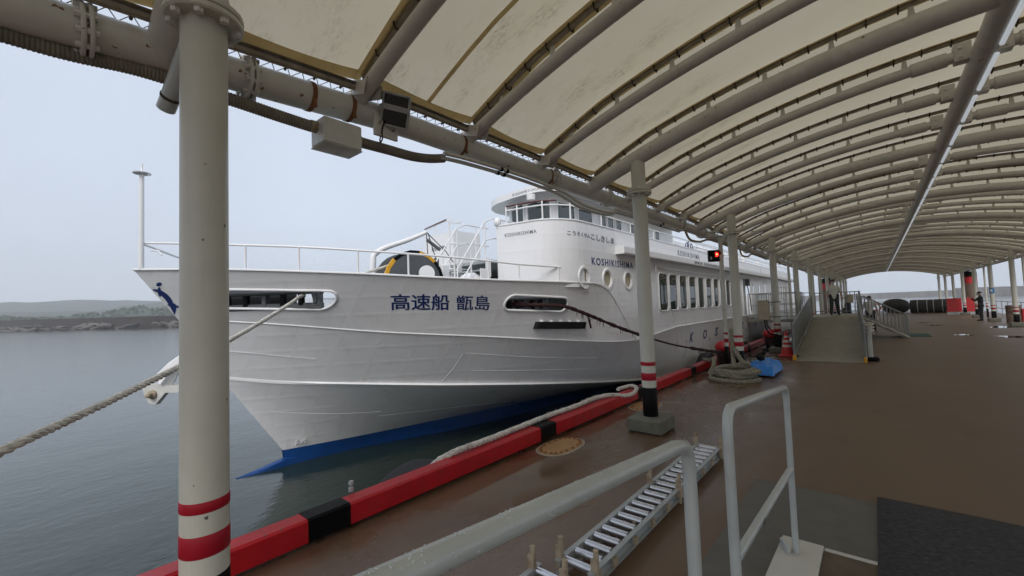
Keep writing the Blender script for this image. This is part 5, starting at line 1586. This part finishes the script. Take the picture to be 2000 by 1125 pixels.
# ================================================================== BOARDING RAMP, LANDING, GANGWAY
ZL = .86
RB = [V3(-1.76, 13.75, .015), V3(-.27, 13.9, .015)]; RT_ = [V3(-2.08, 22.4, ZL), V3(-.58, 22.4, ZL)]
t = thing('boarding_ramp', 'grey metal boarding ramp with solid side panels and yellow lower corners', 'ramp', (-1.2, 13.8, 0)); O = V3(-1.2, 13.8, 0)
def slab(a, b_, c, d, th, up=V3(0, 0, 1)):
    m = MB(); q = [a, b_, c, d]; m.add([p - O for p in q] + [p - O - up * th for p in q], [(0, 1, 2, 3), (7, 6, 5, 4), (0, 4, 5, 1), (1, 5, 6, 2), (2, 6, 7, 3), (3, 7, 4, 0)]); return m
slab(RB[0], RB[1], RT_[1], RT_[0], .07).build('ramp_plate', M['ramp'], t)
b = MB()
for i in range(int(8.4 / .22)):
    p, q = RB[0].lerp(RT_[0], (i + 1) / 40) - O, RB[1].lerp(RT_[1], (i + 1) / 40) - O
    b.add([p + V3(.06, 0, .004), q + V3(-.06, 0, .004), q + V3(-.06, .025, .008), p + V3(.06, .025, .008)], [(0, 1, 2, 3)])
b.build('anti_slip_bar', M['ramp'], t, kind='stuff')
for s_ in (0, 1):
    a, e = RB[s_], RT_[s_]; dx = V3(-.02 if s_ == 0 else .02, 0, 0); h = V3(0, 0, .92)
    a2 = a.lerp(e, .03)
    m = MB(); q = [a2 + dx, e + dx, e + dx + h, a2 + dx + h]; w_ = V3(.012 if s_ else -.012, 0, 0)
    m.add([p - O for p in q] + [p + w_ - O for p in q], [(0, 1, 2, 3), (7, 6, 5, 4), (0, 4, 5, 1), (1, 5, 6, 2), (2, 6, 7, 3), (3, 7, 4, 0)]); m.build('side_panel', M['ramp_wall'], t)
    m = MB(); m.tube([a2 + dx - O, a2 + dx + h - O, e + dx + h - O, e + dx - O], .024, 8); m.tube([a2 + dx + V3(0, 0, .05) - O, e + dx + V3(0, 0, .05) - O], .03, 8); m.build('panel_frame', M['ramp_wall'], t)
    m = MB(); m.box(a.x - O.x - .035, a.x - O.x + .03, a.y - O.y - .03, a.y - O.y + .2, 0, .13, .012); m.build('yellow_corner', M['yellow'], t)
    m = MB(); m.cyl(a + V3(-.05, .5, .03) - O, a + V3(.05, .5, .03) - O, .05, 10); m.build('wheel', M['black'], t)
m = MB(); m.box(.98, 1.08, .6, .72, .05, .95, .01); m.lathe([(.07, .75), (.07, .95)], (1.03, .66, 0), (0, 0, 1), 12); jl = m.build('jack_leg', M['box_white'], t)
m = MB(); m.box(.88, 1.20, .48, .84, 0, .10, .03); m.build('jack_foot', M['black'], t)
m = MB(); rope(m, [V3(1.03 + .10 * cos(a * .6), .66 + .10 * sin(a * .6), .70 + a * .008) for a in range(36)], .025); m.build('hanging_rope', M['rope'], t)
# landing
t = thing('boarding_landing', 'raised metal landing with barred railings at the top of the boarding ramp', 'platform', (-1.4, 24, 0)); O = V3(-1.4, 24, 0)
b = MB(); b.box(-2.35 - O.x, -.52 - O.x, -1.58, 2.4, ZL - .09, ZL, .01); b.build('platform_deck', M['ramp'], t)
for x, y in ((-2.25, 22.6), (-.62, 22.6), (-2.25, 26.2), (-.62, 26.2)):
    b = MB(); b.box(x - O.x - .04, x - O.x + .04, y - 24 - .04, y - 24 + .04, 0, ZL - .09); b.build('leg', M['ramp_wall'], t)
def fence(p, q, h, parent, O, m, nb, r=.018, mid=True):
    p, q = V3(*p) - O, V3(*q) - O
    b = MB(); b.tube([p + V3(0, 0, h), q + V3(0, 0, h)], r * 1.2, 8); b.build('top_rail', M[m], parent)
    if mid: b = MB(); b.tube([p + V3(0, 0, .12), q + V3(0, 0, .12)], r, 8); b.build('bottom_rail', M[m], parent)
    bm = MB(); bm.tube([(0, 0, 0), (0, 0, h)], r, 7); bm = bm.mesh('bar', M[m])
    for i in range(nb + 1): c = p.lerp(q, i / nb); link('bar', bm, parent, loc=c)
fence((-2.3, 26.3, ZL), (-.56, 26.3, ZL), 1.05, t, O, 'ramp_wall', 10)
fence((-.54, 24.2, ZL), (-.54, 26.3, ZL), 1.05, t, O, 'ramp_wall', 9)
b = MB(); b.box(-1.05 - O.x, -.80 - O.x, 2.26, 2.285, ZL + .52, ZL + .92, .005); b.build('notice_plate', M['box_beige'], t)
# side ramp going down to the right
t = thing('side_ramp', 'short grey ramp with a barred handrail going down to the right of the landing', 'ramp', (.2, 23.2, 0)); O = V3(.2, 23.2, 0)
slab(V3(-.5, 22.45, ZL - .02), V3(.88, 22.45, .02), V3(.88, 23.85, .02), V3(-.5, 23.85, ZL - .02), .08).build('ramp_plate', M['ramp'], t)
for yy in (22.45, 23.85):
    a, e = V3(-.45, yy, ZL - .05) - O, V3(.90, yy, .02) - O; h = V3(0, 0, .88)
    m = MB(); m.tube([a, a + h * .97 + V3(-.0, 0, 0), a + h + V3(.08, 0, -.02), e + h + V3(-.12, 0, .05), e + h * .93, e], .022, 8); m.build('handrail', M['ramp_wall'], t)
    m = MB(); m.tube([a + V3(0, 0, .08), e + V3(0, 0, .08)], .018, 8); m.build('bottom_rail', M['ramp_wall'], t)
    for i in range(1, 12):
        p = a.lerp(e, i / 12); m = MB(); m.tube([p + V3(0, 0, .08), p + h * .98], .012, 6); m.build('bar', M['ramp_wall'], t)
b = MB()
for i in range(3): b.tube(crom([V3(-.35 + i * .42, -.78, .68 - i * .25) + V3(.05 * k, R.uniform(-.03, .03), -.03 * k + R.uniform(-.02, .02)) for k in range(6)], 4), .03, 6)
b.build('lashed_rope', M['rope'], t, kind='stuff')
b = MB(); b.box(.86, 1.6, 23.0, 24.9, .002, .014, .004); single(b, 'green_mat', M['green_mat'], 'small dark green mat at the foot of the side ramp', 'mat')
# gangway to the ship
t = thing('gangway', 'railed metal gangway between the landing and the ferry entrance', 'gangway', (-3.3, 23, 0)); O = V3(-3.3, 23, 0)
b = MB(); b.box(-4.15 - O.x, -2.37 - O.x, -2.8, 2.6, ZL - .12, ZL, .01); b.box(-4.3 - O.x, -4.1 - O.x, -2.7, -1.6, ZL + .0, ZL + .1); b.build('gangway_deck', M['ramp'], t)
for x, y in ((-2.6, 20.4), (-2.6, 25.4), (-3.2, 20.4), (-3.2, 25.4)):
    b = MB(); b.box(x - O.x - .04, x - O.x + .04, y - 23 - .04, y - 23 + .04, 0, ZL - .12); b.build('leg', M['ramp_wall'], t)
for p, q, nb in (((-4.1, 20.25, ZL), (-2.4, 20.25, ZL), 5), ((-2.4, 20.25, ZL), (-2.4, 22.3, ZL), 6), ((-4.1, 25.5, ZL), (-2.4, 25.5, ZL), 6), ((-4.1, 21.8, ZL), (-4.1, 25.5, ZL), 6)):
    fence(p, q, 1.08, t, O, 'galv', nb, .016); m = MB(); m.tube([V3(*p) - O + V3(0, 0, .6), V3(*q) - O + V3(0, 0, .6)], .014, 6); m.build('mid_rail', M['galv'], t)

# ================================================================== PEOPLE
def person(loc, face, height, label, shirt, legs, pose, mask=True, cap=True):
    """one continuous body grown by voxel remeshing round a tapered skeleton; hair, cap and mask on top"""
    k = height / 1.72
    t = thing('person', label, 'person', loc, None, None, face)          # local: faces -Y
    bones = []      # (points, radii, material)
    def B(pts, rs, m): bones.append(([V3(*p) for p in pts], rs, m))
    B([(0, .0, .92), (0, .01, 1.08), (0, .0, 1.25), (0, .01, 1.38), (0, .015, 1.43)], [.148, .15, .16, .145, .07], 'S')
    for s_ in (-1, 1):
        B([(s_ * .06, 0, 1.36), (s_ * .175, .01, 1.38)], [.105, .07], 'S')
        B([(s_ * .08, 0, .90), (s_ * .10, 0, .93)], [.125, .12], 'L')
        f = pose['foot'][0 if s_ < 0 else 1]; kn = pose.get('knee', ((-.11, -.03, .50), (.11, -.03, .50)))[0 if s_ < 0 else 1]
        B([(s_ * .09, 0, .90), kn, (f[0], f[1] + .02, .09)], [.105, .080, .060], 'L')
        B([(f[0], f[1] + .05, .045), (f[0] * 1.05, f[1] - .07, .045), (f[0] * 1.1, f[1] - .16, .035)], [.042, .045, .034], 'F')
        el, ha = pose['arm'][0 if s_ < 0 else 1]
        B([(s_ * .175, .01, 1.375), V3(s_ * .175, .01, 1.375).lerp(V3(*el), .7)], [.066, .055], 'S')
        B([V3(s_ * .175, .01, 1.375).lerp(V3(*el), .6), el], [.05, .043], pose.get('sleeve', 'K'))
        B([el, V3(*el).lerp(V3(*ha), .5), ha], [.043, .038, .028], pose.get('sleeve', 'K'))
        d = (V3(*ha) - V3(*el)).normalized(); B([ha, V3(*ha) + d * .05, V3(*ha) + d * .075], [.03, .036, .03], 'K')
    hx, hy = pose.get('head', (0, 0))
    B([(0, .015, 1.42), (0, .0, 1.50)], [.055, .054], 'K')
    B([(hx * .5, hy * .5 - .005, 1.53), (hx, hy - .01, 1.58), (hx, hy, 1.64)], [.062, .084, .086], 'K')
    B([(hx, hy - .09, 1.60), (hx, hy - .112, 1.575)], [.016, .017], 'K')
    for s_ in (-1, 1): B([(hx + s_ * .083, hy, 1.60), (hx + s_ * .092, hy + .01, 1.59)], [.02, .02], 'K')
    mb = MB()
    for pts, rs, m in bones:
        q = [pts[0]]; r = [rs[0]]
        for i in range(len(pts) - 1):
            for j in range(1, 5): q.append(pts[i].lerp(pts[i + 1], j / 4)); r.append(rs[i] + (rs[i + 1] - rs[i]) * j / 4)
        mb.tube(q, r, 10)
        for p, rr in ((pts[0], rs[0]), (pts[-1], rs[-1])): mb.ball(p, rr, rr, rr, 8, 6)
    me = bpy.data.meshes.new('raw'); me.from_pydata(mb.v, [], mb.f); o = bpy.data.objects.new('raw', me); COL.objects.link(o)
    rmd = o.modifiers.new('r', 'REMESH'); rmd.mode = 'VOXEL'; rmd.voxel_size = .015
    smd = o.modifiers.new('s', 'SMOOTH'); smd.iterations = 4; smd.factor = .5
    dg = bpy.context.evaluated_depsgraph_get(); dg.update()
    nm = bpy.data.meshes.new_from_object(o.evaluated_get(dg)); bpy.data.objects.remove(o); bpy.data.meshes.remove(me)
    mats = {'S': 0, 'L': 1, 'K': 2, 'F': 3}
    nm.materials.clear()
    for m in (M[shirt], M[legs], M['skin'], M['black']): nm.materials.append(m)
    segs = []
    for pts, rs, m in bones:
        for i in range(len(pts) - 1): segs.append((pts[i], pts[i + 1], (rs[i] + rs[i + 1]) / 2, mats[m]))
    for p in nm.polygons:
        c = p.center; best = (9, 0)
        for a, e, rr, m in segs:
            ab = e - a; tt = max(0, min(1, (c - a).dot(ab) / max(1e-9, ab.dot(ab)))); dd = (c - a - ab * tt).length - rr
            if dd < best[0]: best = (dd, m)
        p.material_index = best[1]; p.use_smooth = True
    # flatten chest front to back, finish with finger chains as further islands of the same mesh
    fm = MB(); fm.v = [tuple(v.co) for v in nm.vertices]; fm.f = [tuple(p.vertices) for p in nm.polygons]; fm.mi = [p.material_index for p in nm.polygons]
    fm.v = [(x, y * (.78 if .95 < z < 1.42 and abs(x) < .19 else 1), z) for x, y, z in fm.v]
    for s_ in (0, 1):
        el, ha = pose['arm'][s_]; d = (V3(*ha) - V3(*el)).normalized(); w = d.cross(V3(0, 1, 0) if abs(d.y) < .8 else V3(1, 0, 0)).normalized(); pn = d.cross(w)
        for j, L in enumerate((.055, .066, .07, .06)):
            st = V3(*ha) + d * .09 + w * ((j - 1.5) * .018); cu = pose.get('curl', .35)
            fm.tube([st - d * .03, st + d * L * .5, st + d * L * .9 + pn * L * cu], [.0095, .009, .007], 6, mi=2)
        st = V3(*ha) + d * .045 + w * .03; fm.tube([st, st + w * .025 + d * .02, st + w * .03 + d * .05], [.011, .01, .008], 6, mi=2)
    bo = fm.build('body', [M[shirt], M[legs], M['skin'], M['black']], t, 60); bo.scale = (k, k, k)
    h = MB(); h.lathe([(.090, 1.64), (.096, 1.66), (.085, 1.70), (.05, 1.735), (.0, 1.742)], (hx, hy + .01, 0), (0, 0, 1), 16)
    if cap:
        h.prism([(hx - .075, hy - .06), (hx + .075, hy - .06), (hx + .06, hy - .15), (hx, hy - .17), (hx - .06, hy - .15)], lambda u, v, s_: (u, v, 1.655 + .012 * s_ + (v - hy) * .08))
        o = h.build('cap', M['coat_navy' if shirt == 'shirt' else 'coat_navy'], t)
    else: o = h.build('hair', M['hair'], t)
    o.scale = (k, k, k)
    if mask:
        g = MB(); g.lathe([(.03, .0), (.062, -.012), (.072, -.035)], (hx, hy - .112, 1.555), (0, -1, 0), 12); o = g.build('face_mask', M['box_white'], t); o.scale = (k, k, k)
    e = MB()
    for s_ in (-1, 1): e.ball((hx + s_ * .032, hy - .084, 1.615), .012, .006, .008, 8, 5)
    o = e.build('eye', M['hair'], t); o.scale = (k, k, k)
    return t
stand = {'foot': ((-.14, 0, 0), (.14, 0, 0)), 'arm': (((-.27, .03, 1.10), (-.30, -.05, .86)), ((.27, .03, 1.10), (.29, -.06, .86)))}
person((-1.42, 24.2, ZL), radians(12), 1.62, 'person in white shirt, dark trousers, cap and mask standing at the top of the ramp', 'shirt', 'trousers', stand)
person((-1.10, 28.0, 0), radians(-80), 1.70, 'person in a navy jacket turned away behind the end of the ramp side panel', 'coat_navy', 'trousers', {'foot': ((-.12, 0, 0), (.12, 0, 0)), 'arm': (((-.24, -.05, 1.12), (-.2, -.25, 1.0)), ((.24, -.05, 1.12), (.2, -.25, 1.0))), 'sleeve': 'S'}, mask=False)
person((-.22, 26.4, 0), radians(5), 1.66, 'person in white shirt and dark cap behind the barred handrail of the side ramp', 'shirt', 'trousers', stand)
pr_ = person((4.62, 36.3, 0), radians(-82), 1.68, 'person in dark jacket and cap holding up a phone by the right hand columns', 'coat_navy', 'trousers', {'foot': ((-.10, .02, 0), (.11, -.06, 0)), 'arm': (((-.23, -.16, 1.18), (-.12, -.42, 1.36)), ((.24, .02, 1.10), (.2, -.16, .98))), 'sleeve': 'S', 'head': (0, -.02)})
b = MB(); b.box(-.035, .035, -.005, .005, -.075, .075, .004); ph = tag(b.build('phone', M['black']), 'dark phone held up by the person near the right columns', 'phone')
ph.location = pr_.matrix_basis @ V3(-.09, -.52, 1.44) if False else (Matrix.Translation((4.62, 36.3, 0)) @ Matrix.Rotation(radians(-82), 4, 'Z')) @ V3(-.10, -.535, 1.43)
ph.rotation_euler = (radians(-15), 0, radians(-82))

# ================================================================== FAR END OF THE PIER
t = thing('ball_fender', 'big black rounded rubber fender lying at the far end of the pier', 'fender', (1.42, 53, .62))
b = MB(); prof = []
for i in range(15): a = pi * i / 14; prof.append((.70 * max(.12, sin(a)) ** .75, -.98 * cos(a)))
b.lathe(prof, (0, 0, 0), (.97, .2, 0), 24); b.build('fender_body', M['rubber'], t); b = MB(); b.lathe([(.12, 0), (.12, .12)], (.95, .2, 0), (.97, .2, 0), 10); b.build('end_ring', M['rust'], t)
t = thing('wrapped_fender', 'black wrapped cylinder fender bound with straps beside the rounded one', 'fender', (3.55, 51.6, .58))
b = MB(); b.lathe([(.3, -1.25), (.56, -1.2), (.60, -.9), (.58, 0), (.61, .9), (.55, 1.2), (.3, 1.25)], (0, 0, 0), (.98, -.15, 0), 22); b.build('fender_body', M['rubber'], t)
b = MB()
for d in (-.7, -.1, .3, .85): b.lathe([(.615, d - .03), (.62, d), (.615, d + .03)], (0, 0, 0), (.98, -.15, 0), 22)
b.build('strap', M['galv'], t)
b = MB(); b.tube(crom([(4.5, 50.3, .1), (4.8, 50.5, .25), (5.1, 50.2, .15), (4.7, 49.9, .1)], 6, True), .09, 8, closed=True); single(b, 'rope_heap', M['rust'], 'brown heap of old rope beside the wrapped fender', 'rope')
def pile(x, y, h, label):
    t = thing('mooring_pile', label, 'mooring pile', (x, y, 0), 'steel mooring piles through the pier edge')
    b = MB(); b.lathe([(.40, -4), (.40, h - .9)], (0, 0, 0), (0, 0, 1), 22); b.build('shaft', M['pile_brown'], t)
    b = MB(); b.lathe([(.402, h - .9), (.402, h - .38)], (0, 0, 0), (0, 0, 1), 22); b.build('red_band', M['panel_red'], t)
    b = MB(); b.lathe([(.402, h - .38), (.402, h), (.36, h + .05)], (0, 0, 0), (0, 0, 1), 22); b.build('black_top', M['black'], t)
pile(5.72, 48.5, 3.25, 'brown steel mooring pile with red and black top beyond the right columns')
pile(-3.25, 46.5, 3.3, 'dark mooring pile with red band between the far ship side columns')
for x, y, l in ((4.55, 46.4, 'left of the two red guard panels at the foot of the right columns'), (5.42, 46.4, 'right of the two red guard panels beyond the person with a phone')):
    t = thing('guard_panel', l, 'guard panel', (x, y, 0), 'red guard panels round the right columns')
    b = MB(); b.box(-.40, .40, -.05, .05, .22, 1.25, .015); b.build('panel', M['panel_red'], t)
    b = MB(); b.box(-.4, .4, -.07, .07, 0, .21, .01); b.build('panel_foot', M['galv'], t)
def railing(p, q, nb, label, h=1.0, O=None):
    p, q = V3(*p), V3(*q); t = thing('railing', label, 'railing', p)
    for z in (h, h * .55, .12): b = MB(); b.tube([V3(0, 0, z), q - p + V3(0, 0, z)], .022, 7); b.build('rail', M['galv'], t)
    bm = MB(); bm.tube([(0, 0, 0), (0, 0, h)], .024, 8); bm = bm.mesh('post', M['galv'])
    for i in range(nb + 1): link('post', bm, t, loc=(q - p) * (i / nb))
railing((6.25, 24, 0), (6.25, 59.5, 0), 22, 'grey post and rail fence along the right edge of the pier')
railing((-2.9, 59.6, 0), (6.25, 59.6, 0), 8, 'grey post and rail fence across the far end of the pier')
t = thing('lifebuoy', 'orange and white lifebuoy on the far end railing', 'lifebuoy', (.05, 59.45, .42))
for k in range(8):
    b = MB(); b.tube([(.36 * cos(2 * pi * (k + j / 6) / 8), 0, .36 * sin(2 * pi * (k + j / 6) / 8)) for j in range(7)], .085, 8); b.build('ring_section', M['orange'] if k % 2 else M['box_white'], t)
t = thing('rusty_drum', 'rusty brown bin standing between the right hand columns', 'bin', (5.35, 33.2, 0))
b = MB(); b.lathe([(.27, 0), (.28, .02), (.27, .3), (.285, .32), (.27, .34), (.27, .62), (.285, .64), (.27, .66), (.28, .92), (.24, .93)], (0, 0, 0), (0, 0, 1), 20); b.build('drum_body', M['pile_brown'], t)
b = MB(); b.box(.24, .42, -.22, -.1, .05, .75, .02); b.build('red_board', M['panel_red'], t)
t = thing('notice', 'small blue notice wrapped on a right hand column', 'sign', (5.0, 35.46, 1.72))
b = MB()
for k in range(8):
    a0, a1 = radians(190 + 20 * k), radians(190 + 20 * (k + 1))
    b.add([(.1 * cos(a0), .1 * sin(a0) + .109, -.16), (.1 * cos(a1), .1 * sin(a1) + .109, -.16), (.1 * cos(a1), .1 * sin(a1) + .109, .16), (.1 * cos(a0), .1 * sin(a0) + .109, .16)], [(0, 1, 2, 3)])
b.build('notice_sheet', M['sign_blue'], t)
b = MB(); b.obox((-.03, .005, .0), V3(.04, 0, 0), V3(0, .002, 0), V3(0, 0, .08)); b.build('pictogram', M['box_white'], t)
pud = bpy.data.materials.new('puddle_water'); pud.use_nodes = True
pb = pud.node_tree.nodes['Principled BSDF']; pb.inputs['Base Color'].default_value = (.05, .042, .036, 1); pb.inputs['Roughness'].default_value = .02
def puddle(x, y, a, e, label):
    b = MB(); n_ = 26; ph_ = R.uniform(0, 6); o = []
    for k in range(n_):
        an = 2 * pi * k / n_; r_ = 1 + .25 * sin(3 * an + ph_) + .15 * sin(5 * an + 2 * ph_) + .08 * R.uniform(-1, 1); o.append((x + a * r_ * cos(an), y + e * r_ * sin(an), .004))
    b.add(o, [tuple(range(n_))]); single(b, 'puddle', pud, label, 'puddle', 'rain puddles on the deck')
puddle(3.95, 23.6, .62, .5, 'bright rain puddle on the deck at the right edge of the view')
puddle(4.55, 29.8, .55, .75, 'rain puddle at the foot of the nearest right hand column')
puddle(2.3, 31.5, .35, .5, 'small rain puddle in the middle of the far deck')
puddle(2.05, 34.2, .30, .35, 'tiny rain puddle beyond the middle of the far deck')
puddle(2.6, 24.4, .28, .3, 'small rain puddle right of the green mat')
puddle(-2.95, 15.0, .35, 2.4, 'long wet patch along the kerb left of the traffic cone')

# ================================================================== SHORE, BREAKWATERS, HILLS, HAZE
def noise1(x, s): 
    return sin(x * 1.0 + s) * .5 + sin(x * 2.3 + s * 1.7) * .3 + sin(x * 5.1 + s * .6) * .2
bw = thing('breakwater', 'dark stained concrete breakwater with toppled armour blocks across the harbour', 'breakwater', (-360, 22, ZW))
bd = V3(190, 59.5, 0).normalized(); bn = V3(bd.y, -bd.x, 0)
def zt_bw(u): return 7.7 - .0105 * (u + 100)
b = MB(); us = [-320 + 12 * i for i in range(50)]; vs = []
for u in us:
    z = max(2.2, zt_bw(u)) + .12 * noise1(u * .1, 1)
    for n_, zz in ((0, -1), (0, z), (-1.2, z), (-1.2, z + .0), (-6, z - .3), (-6, -1)): vs.append(bd * u - bn * n_ * -1 + V3(0, 0, zz) if False else bd * u + bn * n_ + V3(0, 0, zz))
b.add(vs, [(i * 6 + k, i * 6 + k + 1, i * 6 + 7 + k, i * 6 + 6 + k) for i in range(len(us) - 1) for k in range(5)])
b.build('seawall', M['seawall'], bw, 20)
rr = random.Random(3)
bm_ = []
for k in range(5):
    m = MB(); m.box(-1, 1, -1, 1, -1, 1, .25); m.v = [(x + rr.uniform(-.18, .18), y + rr.uniform(-.18, .18), z + rr.uniform(-.2, .2)) for x, y, z in m.v]; bm_.append(m.mesh('armour_block', M['rock'], 30))
for i in range(110):
    u = -170 + i * 3.3 + rr.uniform(-1, 1); row = rr.random()
    if sin(u * .07) + .6 * sin(u * .19 + 1) < -.55: continue
    o = link('armour_block', rr.choice(bm_), bw, loc=bd * u + bn * (2 + row * 5) + V3(0, 0, .2 + (1 - row) * 2.2), rot=(rr.uniform(-.4, .4), rr.uniform(-.35, .35), rr.uniform(0, 3)))
    o.scale = (rr.uniform(2.6, 4.6), rr.uniform(1.6, 2.8), rr.uniform(.35, .6))
wb = thing('breakwater', 'long grey breakwater seen low across the water under the far end of the canopy', 'breakwater', (20, 590, ZW))
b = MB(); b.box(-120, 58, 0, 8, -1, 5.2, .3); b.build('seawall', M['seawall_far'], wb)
b = MB()
for i in range(24): b.box(-118 + i * 7.3, -117.6 + i * 7.3, -.08, 0.02, -1, 5.0)
b.build('joint', M['rock'], wb, kind='stuff')
wb = thing('breakwater', 'nearer grey breakwater at the right edge beyond the right hand columns', 'breakwater', (60, 430, ZW))
b = MB(); d = V3(31, 62, 0).normalized(); nn_ = V3(-d.y, d.x, 0)
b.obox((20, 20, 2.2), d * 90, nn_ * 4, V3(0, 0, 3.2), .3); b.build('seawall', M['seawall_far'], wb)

def hill(name, r, phi0, phi1, hf, label, depth=160, m='hill'):
    b = MB(); n_ = 60; vs = []; nl = 9
    for i in range(n_ + 1):
        ph = radians(phi0 + (phi1 - phi0) * i / n_); h = hf(phi0 + (phi1 - phi0) * i / n_)
        for k in range(nl):
            t = k / (nl - 1); rad = r + depth * t
            z = h * sin(pi * min(1, t * .5 + .0)) * (1 + .06 * noise1(ph * 60 + k, k)) if t > 0 else -1.5
            vs.append((-rad * cos(ph), rad * sin(ph), z + ZW))
    b.add(vs, [(i * nl + k, (i + 1) * nl + k, (i + 1) * nl + k + 1, i * nl + k + 1) for i in range(n_) for k in range(nl - 1)])
    return tag(b.build(name, M[m], None, 60), label, kind='structure')
near_h = lambda p: max(4, 11 + 10 * math.exp(-((p - 8.5) / 3.2) ** 2) + 1.6 * noise1(p * 1.6, 2) + (3 if p > 12 else 0))
hill('hill', 560, -22, 34, near_h, 'low green wooded hill behind the breakwater', 140)
hill('far_hill', 950, -24, 36, lambda p: 30 + 5 * noise1(p * .35, 4) + 12 * math.exp(-((p - 11) / 5) ** 2), 'misty hillside behind the wooded hill, fading into the low cloud', 240)
hill('far_hill', 1450, -26, 38, lambda p: 66 + 6 * noise1(p * .22, 7), 'faint high ridge lost in the low cloud', 240)
# woodland on the near hill: leaf clumps joined to one mass
b = MB(); rr = random.Random(11)
for i in range(1500):
    ph = rr.uniform(-20, 30); t = rr.random() ** 1.2; rad = 562 + 138 * t; h = near_h(ph) * sin(pi * .5 * t)
    pr_d = radians(ph); c = V3(-rad * cos(pr_d), rad * sin(pr_d), ZW + h + rr.uniform(-.4, 1.2)); s_ = rr.uniform(1.4, 3.4)
    for j in range(9):
        d = V3(rr.gauss(0, 1), rr.gauss(0, 1), rr.gauss(.3, .8)).normalized(); p = c + V3(d.x * s_, d.y * s_, d.z * s_ * .75)
        u = d.orthogonal().normalized(); v = d.cross(u); q = s_ * rr.uniform(.45, .8)
        a = rr.uniform(0, 6); u, v = u * cos(a) + v * sin(a), v * cos(a) - u * sin(a)
        b.add([p + u * q, p + v * q * .8, p - u * q * .9, p - v * q], [(0, 1, 2, 3)])
w = b.build('woodland', M['leaf'], None, 10); tag(w, 'dense green woodland covering the low hill across the harbour', kind='stuff')

hz = MB(); hz.box(-1780, 1780, -1780, 1780, ZW - 1, 150)
haze = hz.build('haze', None, None)
hm = bpy.data.materials.new('haze_air'); hm.use_nodes = True
hn = hm.node_tree.nodes; hn.clear()
ho = hn.new('ShaderNodeOutputMaterial'); hv = hn.new('ShaderNodeVolumePrincipled')
hv.inputs['Color'].default_value = (.97, .98, 1, 1); hv.inputs['Density'].default_value = .0005; hv.inputs['Anisotropy'].default_value = 0.2
hm.node_tree.links.new(hv.outputs[0], ho.inputs['Volume'])
haze.data.materials.clear(); haze.data.materials.append(hm)
tag(haze, 'thin grey rain haze filling the air over the harbour', kind='stuff')
